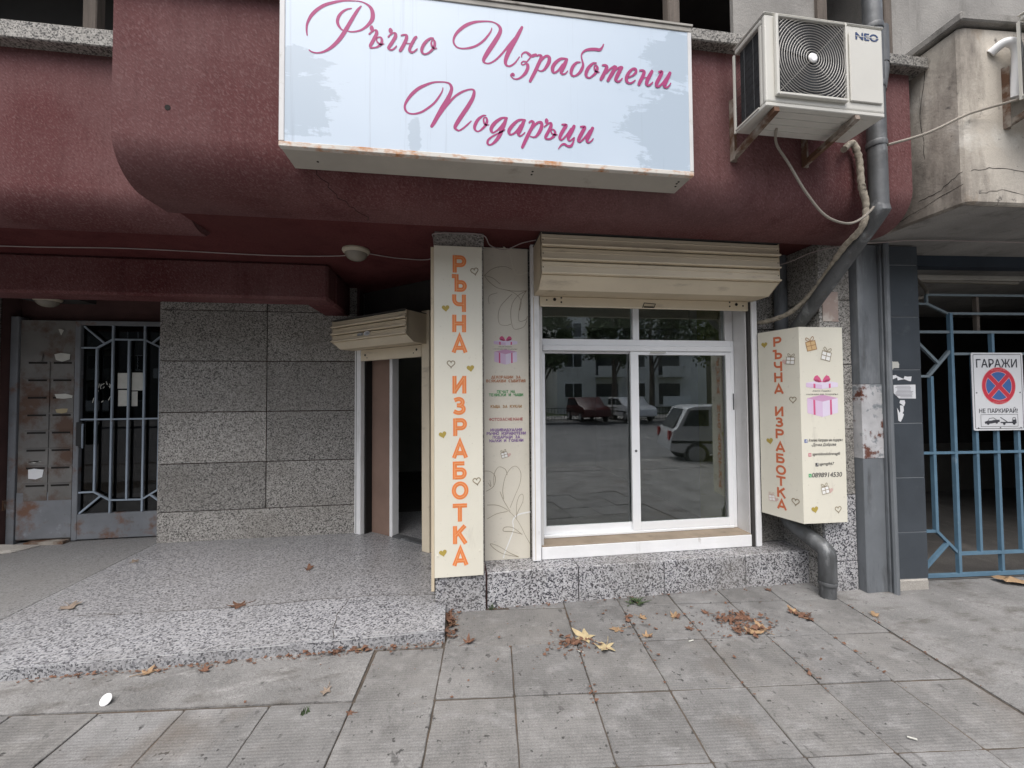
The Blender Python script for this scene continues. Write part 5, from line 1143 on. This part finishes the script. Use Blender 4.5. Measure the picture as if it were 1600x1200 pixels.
# ------------------------------------------------------------------ fallen leaves and litter
def leaf_mesh(kind, s, curl):
    out = []
    lob = [(0,1.0),(36,.45),(62,.86),(98,.36),(128,.68),(160,.22),(180,.10)]
    ang = [(a, r) for a, r in lob] + [(360-a, r) for a, r in lob[-2:0:-1]]
    pts = []
    for i, (a, r) in enumerate(ang):
        a2, r2 = ang[(i+1) % len(ang)]
        if a2 < a: a2 += 360
        for t in (0, .35, .7):
            rr_ = (r+(r2-r)*t)*random.uniform(.85,1.12)*(1 if t == 0 else .95); aa = R(a+(a2-a)*t)
            pts.append((math.sin(aa)*rr_*s, math.cos(aa)*rr_*s))
    vs = [Vector((0,0,.004))]; n = len(pts)
    for f in (.5, 1.0):
        for x, y in pts:
            x_, y_ = x*f, y*f; d = math.hypot(x_, y_)/s
            vs.append(Vector((x_, y_, .003+curl*s*(d*d*.55+.25*math.sin(x_/s*5+kind)*d))))
    fs = [(0,1+i,1+(i+1)%n) for i in range(n)] + [(1+i,1+n+i,1+n+(i+1)%n,1+(i+1)%n) for i in range(n)]
    zmin = min(v.z for v in vs)
    for v in vs: v.z += .002-zmin
    return vs, fs
def leaf(x, y, z, s, mat, curl, rz, label, squash=1.0):
    vs, fs = leaf_mesh(rz, s, curl)
    m = MB(); rot = Matrix.Rotation(rz, 4, 'Z')
    vs = [rot @ Vector((v.x*squash, v.y, v.z)) for v in vs]
    stem = [(0,0,.006),(-.02*s,-.6*s,.004),(.06*s,-1.15*s,.006)]
    m.add(vs, fs); m.tube([rot @ Vector(p) for p in stem], .0016, 4, 3)
    o = m.build('fallen_leaf', mat, smooth=True); o.location = (x, y, z); o.rotation_euler = (slope if z < .03 else 0, 0, 0)
    return tag(o, label, 'leaf', 'fallen autumn leaves')
T_, B__, Y_, G_ = m_leafs
LV = [(-1.213,3.607,.06,.062,B__,.9,.4,'small curled brown leaf alone on the platform before the shop door',.8),
 (-1.482,3.068,.06,.085,B__,.5,2.1,'rust brown leaf lying on the platform crack',.9),
 (-2.653,3.233,.06,.095,G_,.35,4.0,'greyish brown leaf flat at the left end of the platform',.9),
 (-2.80,4.02,.06,.05,G_,.3,1.0,'pale grey leaf scrap on the platform near the entrance corner',1),
 (.074,2.515,0,.058,B__,.8,5.2,'reddish brown leaf just right of the platform corner',.8),
 (.795,2.455,0,.105,Y_,.4,.8,'large yellow leaf on the pavers below the window, the left one of two overlapping',.8),
 (.885,2.352,0,.090,Y_,.55,2.6,'large yellow leaf on the pavers below the window, the right one of two overlapping',.85),
 (.70,2.43,0,.055,B__,.6,3.3,'small brown leaf touching the left yellow leaf',.8),
 (1.925,2.50,0,.070,B__,.6,1.2,'brown leaf at the back of the leaf pile below the window right half',.9),
 (1.843,2.352,0,.082,T_,.6,4.4,'tan leaf at the front of the leaf pile below the window right half',.85),
 (1.775,2.40,0,.062,B__,.8,2.9,'dark brown leaf at the left of the leaf pile',.9),
 (1.94,2.37,0,.06,T_,.9,.3,'curled tan leaf at the right of the leaf pile',.7),
 (2.295,2.50,0,.068,T_,.9,.2,'upright curled tan leaf in front of the drainpipe corner',.6),
 (2.33,2.43,0,.055,B__,.6,2.2,'flat brown leaf in front of the upright tan one near the drainpipe',.9),
 (1.233,2.608,0,.046,T_,.7,3.8,'small tan leaf near the plinth below the window middle',.8),
 (1.457,2.585,0,.058,T_,.8,5.5,'small tan leaf near the plinth, right of the weed',.8),
 (1.485,2.45,0,.042,B__,.5,2.0,'tiny brown leaf on the paver left of the leaf pile',.9),
 (1.02,2.51,0,.060,T_,.3,1.6,'faded tan leaf behind the yellow leaves',.7),
 (1.17,2.41,0,.048,T_,.7,4.9,'curled tan leaf right of the yellow leaves',.8),
 (1.70,2.60,0,.04,B__,.6,.9,'tiny brown leaf close to the plinth above the pile',.9),
 (-.662,2.229,0,.05,G_,.4,3.1,'grey dry leaf on the cement strip left of the tiles',.7),
 (-.70,2.535,0,.055,B__,.7,.6,'brown leaf under the platform edge near its right end',.8),
 (-.56,2.545,0,.045,T_,.7,2.6,'small tan leaf under the platform edge near its right end',.8),
 (-1.385,2.49,0,.052,B__,.6,4.1,'brown leaf under the middle of the platform edge',.8),
 (-1.68,2.505,0,.06,T_,.4,5.0,'faded leaf under the left part of the platform edge',.8),
 (-.04,2.80,0,.06,B__,.6,.9,'brown leaf in the gap between platform and plinth',.8),
 (-.02,2.72,0,.045,T_,.7,2.9,'tan leaf in the gap between platform and plinth',.8),
 (2.36,2.82,0,.04,B__,.4,1.9,'tiny brown leaf at the plinth left of the drainpipe foot',.9),
 (-.50,2.06,0,.028,B__,.5,1.4,'tiny brown scrap of leaf on the nearest pavers left of centre',.9),
 (2.80,2.40,0,.05,T_,.5,5.8,'tan leaf on the joint beside the cement apron',.8)]
for x, y, z, s_, mt, cu, rz, lb, sq in LV: leaf(x, y, z if z else gz(y)+.002, s_, mt, cu, rz, lb, sq)
bag = MB(); P = []
for i in range(7):
    for j in range(4): P.append((4.23+.05*i+random.uniform(-.01,.01), 2.60+.035*j-.02*i+random.uniform(-.01,.01), .008+.028*math.sin(i*1.3)*math.sin(j*.9+.4)**2+random.uniform(0,.03)))
bag.add(P, [(i*4+j,(i+1)*4+j,(i+1)*4+j+1,i*4+j+1) for i in range(6) for j in range(3)])
tag(bag.build('crumpled_paper', m_leafs[0]), 'crumpled tan paper or large leaf under the garage gate', 'litter')
cp = MB(); cp.lathe((0,0,0), (0,0,1), [(.034,0),(.036,.004),(.034,.010),(.026,.013)], 20); o = cp.build('plastic_lid', m_plasticw, smooth=True); o.location = (-1.72,2.305,gz(2.3)+.004); o.scale = (.95,.75,.7); o.rotation_euler = (R(48),0,-.5); o.location.z += .012
tag(o, 'small white plastic lid on the cement strip before the platform', 'litter')
for x, y, rz, lb in ((1.985,1.557,-.6,'white cigarette butt on the pavers at the lower right'), (.722,2.33,-.5,'white cigarette butt beside the left yellow leaf'), (1.42,2.33,.2,'white cigarette butt left of the leaf pile')):
    o = MB().tube([(-.017,0,.004),(.017,0,.004)], .0036, 8).build('cigarette_butt', m_paper); o.location = (x,y,gz(y)+.001); o.rotation_euler = (0,0,rz); tag(o, lb, 'litter', 'cigarette butts')
lt = MB(); lt.e = 1
def bit(x, y, z, s, up=1.0):
    a = random.uniform(0,6.28); v = []
    for k in range(4): r = s*random.uniform(.5,1); v.append(Vector((x+r*math.cos(a+k*1.57), y+r*math.sin(a+k*1.57)*.7, z+random.uniform(.0015,s*up))))
    lt.add(v, [(0,1,2,3)])
for k in range(1150):
    q = random.random()
    if q < .34: x, y = random.uniform(-2.3,-.08), 2.55-abs(random.gauss(0,.025))
    elif q < .52: x, y = random.gauss(1.86,.11), random.gauss(2.44,.07)
    elif q < .62: x, y = random.gauss(.72,.12), random.gauss(2.40,.05)
    elif q < .72: x, y = random.uniform(.2,2.7), 2.87-abs(random.gauss(0,.02))
    elif q < .80: x, y = random.gauss(-.03,.03), random.uniform(2.56,2.86)
    elif q < .93:
        u = -.301+.4*random.choice((2,3,4,5,6,7)); p = UA*(u+random.gauss(0,.012)) + VA*random.uniform(2.0,2.8); x, y = p.x, p.y
    else: x, y = random.uniform(-1.5,2.6), random.uniform(2.05,2.8)
    if y > 2.545 and x < -.075: continue
    if y > 2.87: continue
    bit(x, y, gz(y)+.003, random.choice((.004,.006,.008,.011,.016))*random.uniform(.7,1.2))
for cx, cy, sx, sy, n_ in ((1.86,2.50,.09,.05,42),(1.84,2.38,.10,.04,30),(1.70,2.60,.22,.05,14),(1.3,2.55,.3,.1,16),(.70,2.41,.06,.04,22),(-.04,2.72,.02,.07,30),(-.68,2.535,.14,.012,36),(2.30,2.48,.05,.03,14)):
    for k in range(n_):
        x, y = random.gauss(cx,sx), min(2.86, random.gauss(cy,sy))
        if y > 2.545 and x < -.07: continue
        bit(x, y, gz(y)+.003, random.uniform(.008,.030), 1.1)
tag(lt.build('leaf_litter', m_leafs[1]), 'brown crumbs of dead leaves along the paver joints and platform edge', 'leaf litter', kind='stuff')
wd_ = MB(); wd_.e = 1
for k in range(46):
    a = random.uniform(0,6.28); l = random.uniform(.03,.085); x, y = 1.285+random.gauss(0,.035), 2.79+random.gauss(0,.02); e = Vector((math.cos(a)*l, math.sin(a)*l*.6, random.uniform(.008,.03)))
    b0 = Vector((x,y,gz(y)+.003)); sd_ = Vector((-e.y,e.x,0)).normalized()*.006
    wd_.add([b0, b0+e*.5+sd_, b0+e, b0+e*.5-sd_], [(0,1,2,3)])
tag(wd_.build('weed', m_weed), 'small flat green weed in the paving under the window', 'plant')
for (x, y, n_) in ((.24,2.86,9), (-.71,2.09,10)):
    w2 = MB(); w2.e = 1
    for k in range(n_):
        a = random.uniform(0,6.28); l = random.uniform(.02,.05); b0 = Vector((x+random.gauss(0,.012),y+random.gauss(0,.006),gz(y)+.002)); e = Vector((math.cos(a)*l*.5,math.sin(a)*l*.3,l)); sd_ = Vector((.004,.002,0))
        w2.add([b0-sd_, b0+sd_, b0+e], [(0,1,2)])
    tag(w2.build('weed', m_weed), 'tiny grass tuft at the foot of the pillar' if x > 0 else 'tiny grass tuft at the paver corner before the platform', 'plant')

# ------------------------------------------------------------------ the other side of the street, seen mirrored in the shop window
m_carp = M('silver_car_paint', (.52,.54,.56), .25, metal=.25, var=.02); m_carw = M('white_car_paint', (.74,.75,.76), .25, var=.02); m_tyre = M('tyre_rubber', (.02,.02,.02), .8); m_rim = M('alloy_rim', (.35,.36,.37), .35, metal=.6)
m_cglass = M('car_glass', (.02,.025,.03), .08, spec=.8); m_red_l = M('tail_lamp', (.35,.02,.02), .2)
def car(loc, paint, label, cat_dir=1):
    t = thing('parked_car', (0,0,0), label, 'car', 'cars in the street')
    S = Fr((0,0,0), (1,0,0), (0,0,1))
    side = [(0,.36),(.02,.62),(.10,.86),(.18,.92),(.42,1.40),(.62,1.45),(2.0,1.46),(2.75,1.0),(3.55,.90),(3.78,.74),(3.82,.36),(3.55,.30),(.3,.30)]
    MB().prism(S, side, -1.62, 0).build('body', paint, t, bevel=.05, seg=2, smooth=True)
    for c0, c1 in ((.003,.006), (-1.626,-1.623)):
        for q in ([(.30,.96),(.48,1.34),(.90,1.36),(.90,.97)], [(.97,.97),(.97,1.36),(1.62,1.36),(1.62,.98)], [(1.69,.98),(1.69,1.36),(1.98,1.36),(2.58,1.0)]): MB().prism(S, q, c0, c1).build('side_window', m_cglass, t)
        MB().prism(S, [(.05,.55),(3.78,.55),(3.78,.61),(.05,.61)], c0+.001*(1 if c0 > 0 else -1), c1+.004*(1 if c0 > 0 else -1)).build('trim_strip', m_tyre, t)
        for hx in (.85, 1.60): MB().prism(S, [(hx-.1,.86),(hx+.02,.86),(hx+.02,.89),(hx-.1,.89)], c0, c1+.012).build('door_handle', paint, t)
    MB().box(2.10,2.62,.12,1.50,1.02,1.03).build('windscreen', m_cglass, t); MB().add([(.115,.2,.90),(.115,1.42,.90),(.40,1.34,1.37),(.40,.28,1.37)],[(0,1,2,3)]).build('rear_window', m_cglass, t)
    for y_ in (.10,1.40): MB().box(.0,.06,y_,y_+.14,.62,.84).build('tail_lamp', m_red_l, t)
    for wx in (.62, 3.02):
        for y0, ax in ((.015,-1), (1.605,1)):
            w = MB().lathe((wx,y0,.29), (0,ax,0), [(.20,-.14),(.285,-.13),(.295,-.02),(.27,.03),(.21,.035)], 24).build('wheel', m_tyre, t, smooth=True)
            MB().lathe((wx,y0,.29), (0,ax,0), [(.20,.030),(.19,.042),(.06,.05)], 20).build('rim', m_rim, w, smooth=True)
    t.location = loc; t.rotation_euler.z = R(180) if cat_dir < 0 else 0
    return t
c1 = car((5.6,-4.3,-.24), m_carp, 'silver hatchback in the near lane, mirrored in the right window sash'); c1.rotation_euler.z = R(17)
c2 = car((11.6,-19.4,-.12), m_carw, 'white car parked behind the railing, mirrored in the left window sash'); c2.rotation_euler.z = R(90)
c3 = car((8.9,-19.6,-.12), M('dark_red_car_paint', (.07,.014,.014), .3, var=.02), 'dark red car parked beyond the railing, mirrored faintly in the window'); c3.rotation_euler.z = R(90)
YR = -17.6
fc = thing('street_railing', (0,YR,-.12), 'low black street railing across the road, mirrored in the shop window', 'railing')
for z in (.0, .70): MB().box(-16,24,YR-.02,YR+.02,z-.04,z).build('rail', m_tyre, fc)
bs = MB().box(-16.012,-15.988,YR-.012,YR+.012,-.12,.70).build('baluster', m_tyre, fc)
for k in range(1, 200):
    o = bs.copy(); col.objects.link(o); o.location.x = k*.2
m_block = M('pale_block_render', (.70,.70,.68), .9, var=.08, vs=.4, over=[((.34,.33,.31), .5, .55, .75, (1,1,.3))]); m_block2 = M('grey_block_render', (.20,.20,.19), .9, var=.1, vs=.5); m_wing = M('block_window_glass', (.03,.035,.04), .1, spec=.8)
def block_house(x0, x1, y, floors, mat, label, seed):
    random.seed(seed)
    t = thing('apartment_block', ((x0+x1)/2, y, -.34), label, 'building', 'apartment blocks across the street')
    H = floors*2.9+1
    MB().box(x0,x1,y-11,y,-.4,H).build('wall', mat, t); MB().box(x0-.3,x1+.3,y-11.3,y+.3,H,H+.35).build('roof', m_block2, t)
    nx = int((x1-x0)/3.2)
    for f in range(floors):
        z = 1.2+f*2.9
        for k in range(nx):
            xa = x0+.7+k*3.2
            if k % 2 == 0:
                o = MB().box(xa,xa+1.8,y+.001,y+.06,z,z+1.45).build('window', m_alu, t)
                MB().box(xa+.07,xa+.86,y+.061,y+.07,z+.08,z+1.37).build('pane', m_wing, o); MB().box(xa+.94,xa+1.73,y+.061,y+.07,z+.08,z+1.37).build('pane', m_wing, o)
            else:
                o = MB().box(xa-.2,xa+2.6,y+.001,y+1.2,z-.95,z-.80).build('balcony', mat, t)
                MB().box(xa-.2,xa+2.6,y+1.12,y+1.2,z-.8,z+.1).build('balcony_front', mat if (f+k) % 3 else m_alu, o)
                MB().box(xa,xa+2.2,y+.002,y+.05,z-.7,z+1.35).build('balcony_window', m_wing, o)
    return t
block_house(9.6,25,-31,4,m_block,'pale four storey apartment block across the street, mirrored in the left window sash',3)
block_house(28,50,-32,4,m_block2,'grey apartment block across the street to the right, mirrored in the window',5)
block_house(-44,6,-33,4,m_block2,'grey apartment block across the street to the left',7)
m_leafg = M('street_tree_foliage', (.055,.085,.030), .8, var=.4, vs=1.5); m_bark = M('street_tree_bark', (.09,.075,.06), .95, bump=.4)
def tree(x, y, h, rad, label, seed):
    random.seed(seed)
    t = thing('street_tree', (x,y,-.2), label, 'tree', 'trees across the street')
    m = MB(); m.tube([(x,y,-.3),(x+.05,y,h*.3),(x-.1,y+.1,h*.62)], [.20,.16,.09], 9)
    for k in range(6):
        a = k*1.05; m.tube([(x,y,h*(.3+.05*k)),(x+math.cos(a)*rad*.45,y+math.sin(a)*rad*.45,h*(.5+.05*k)),(x+math.cos(a)*rad*.75,y+math.sin(a)*rad*.75,h*(.62+.05*k))], [.07,.05,.02], 6)
    m.build('trunk', m_bark, t)
    c = MB(); c.e = 1; cl = []
    for k in range(34):
        a, b = random.uniform(0,6.28), random.uniform(-.7,1); q = random.uniform(.45,1)
        cl.append(Vector((x+math.cos(a)*rad*q*math.sqrt(max(0,1-b*b*.8)), y+math.sin(a)*rad*q*math.sqrt(max(0,1-b*b*.8)), h*.68+b*h*.30)))
    for k in range(3600):
        p = random.choice(cl) + Vector((random.gauss(0,1),random.gauss(0,1),random.gauss(0,.8)))*rad*.17
        u = Vector((random.gauss(0,1),random.gauss(0,1),random.gauss(0,1))).normalized(); v = u.cross(Vector((random.gauss(0,1),random.gauss(0,1),random.gauss(0,1)))).normalized(); l = random.uniform(.09,.17)
        c.add([p-u*l, p+v*l*.6, p+u*l, p-v*l*.6], [(0,1,2,3)])
    c.build('crown', m_leafg, t)
tree(5.5,-18.6,7.2,1.7,'leafy street tree mirrored at the left edge of the shop window',21)
tree(10.1,-18.3,8.0,1.5,'slim street tree mirrored near the middle mullion of the shop window',22)
tree(12.9,-18.8,9.0,2.3,'tall street tree mirrored in the right window sash',23)
tree(17.5,-18.5,8.0,2.8,'street tree across the road far to the right',24)
tree(-4.0,-18.5,9.0,3.0,'street tree across the road straight behind the photographer',25)
tree(-12.0,-18.5,9.0,3.0,'street tree across the road far to the left',26)
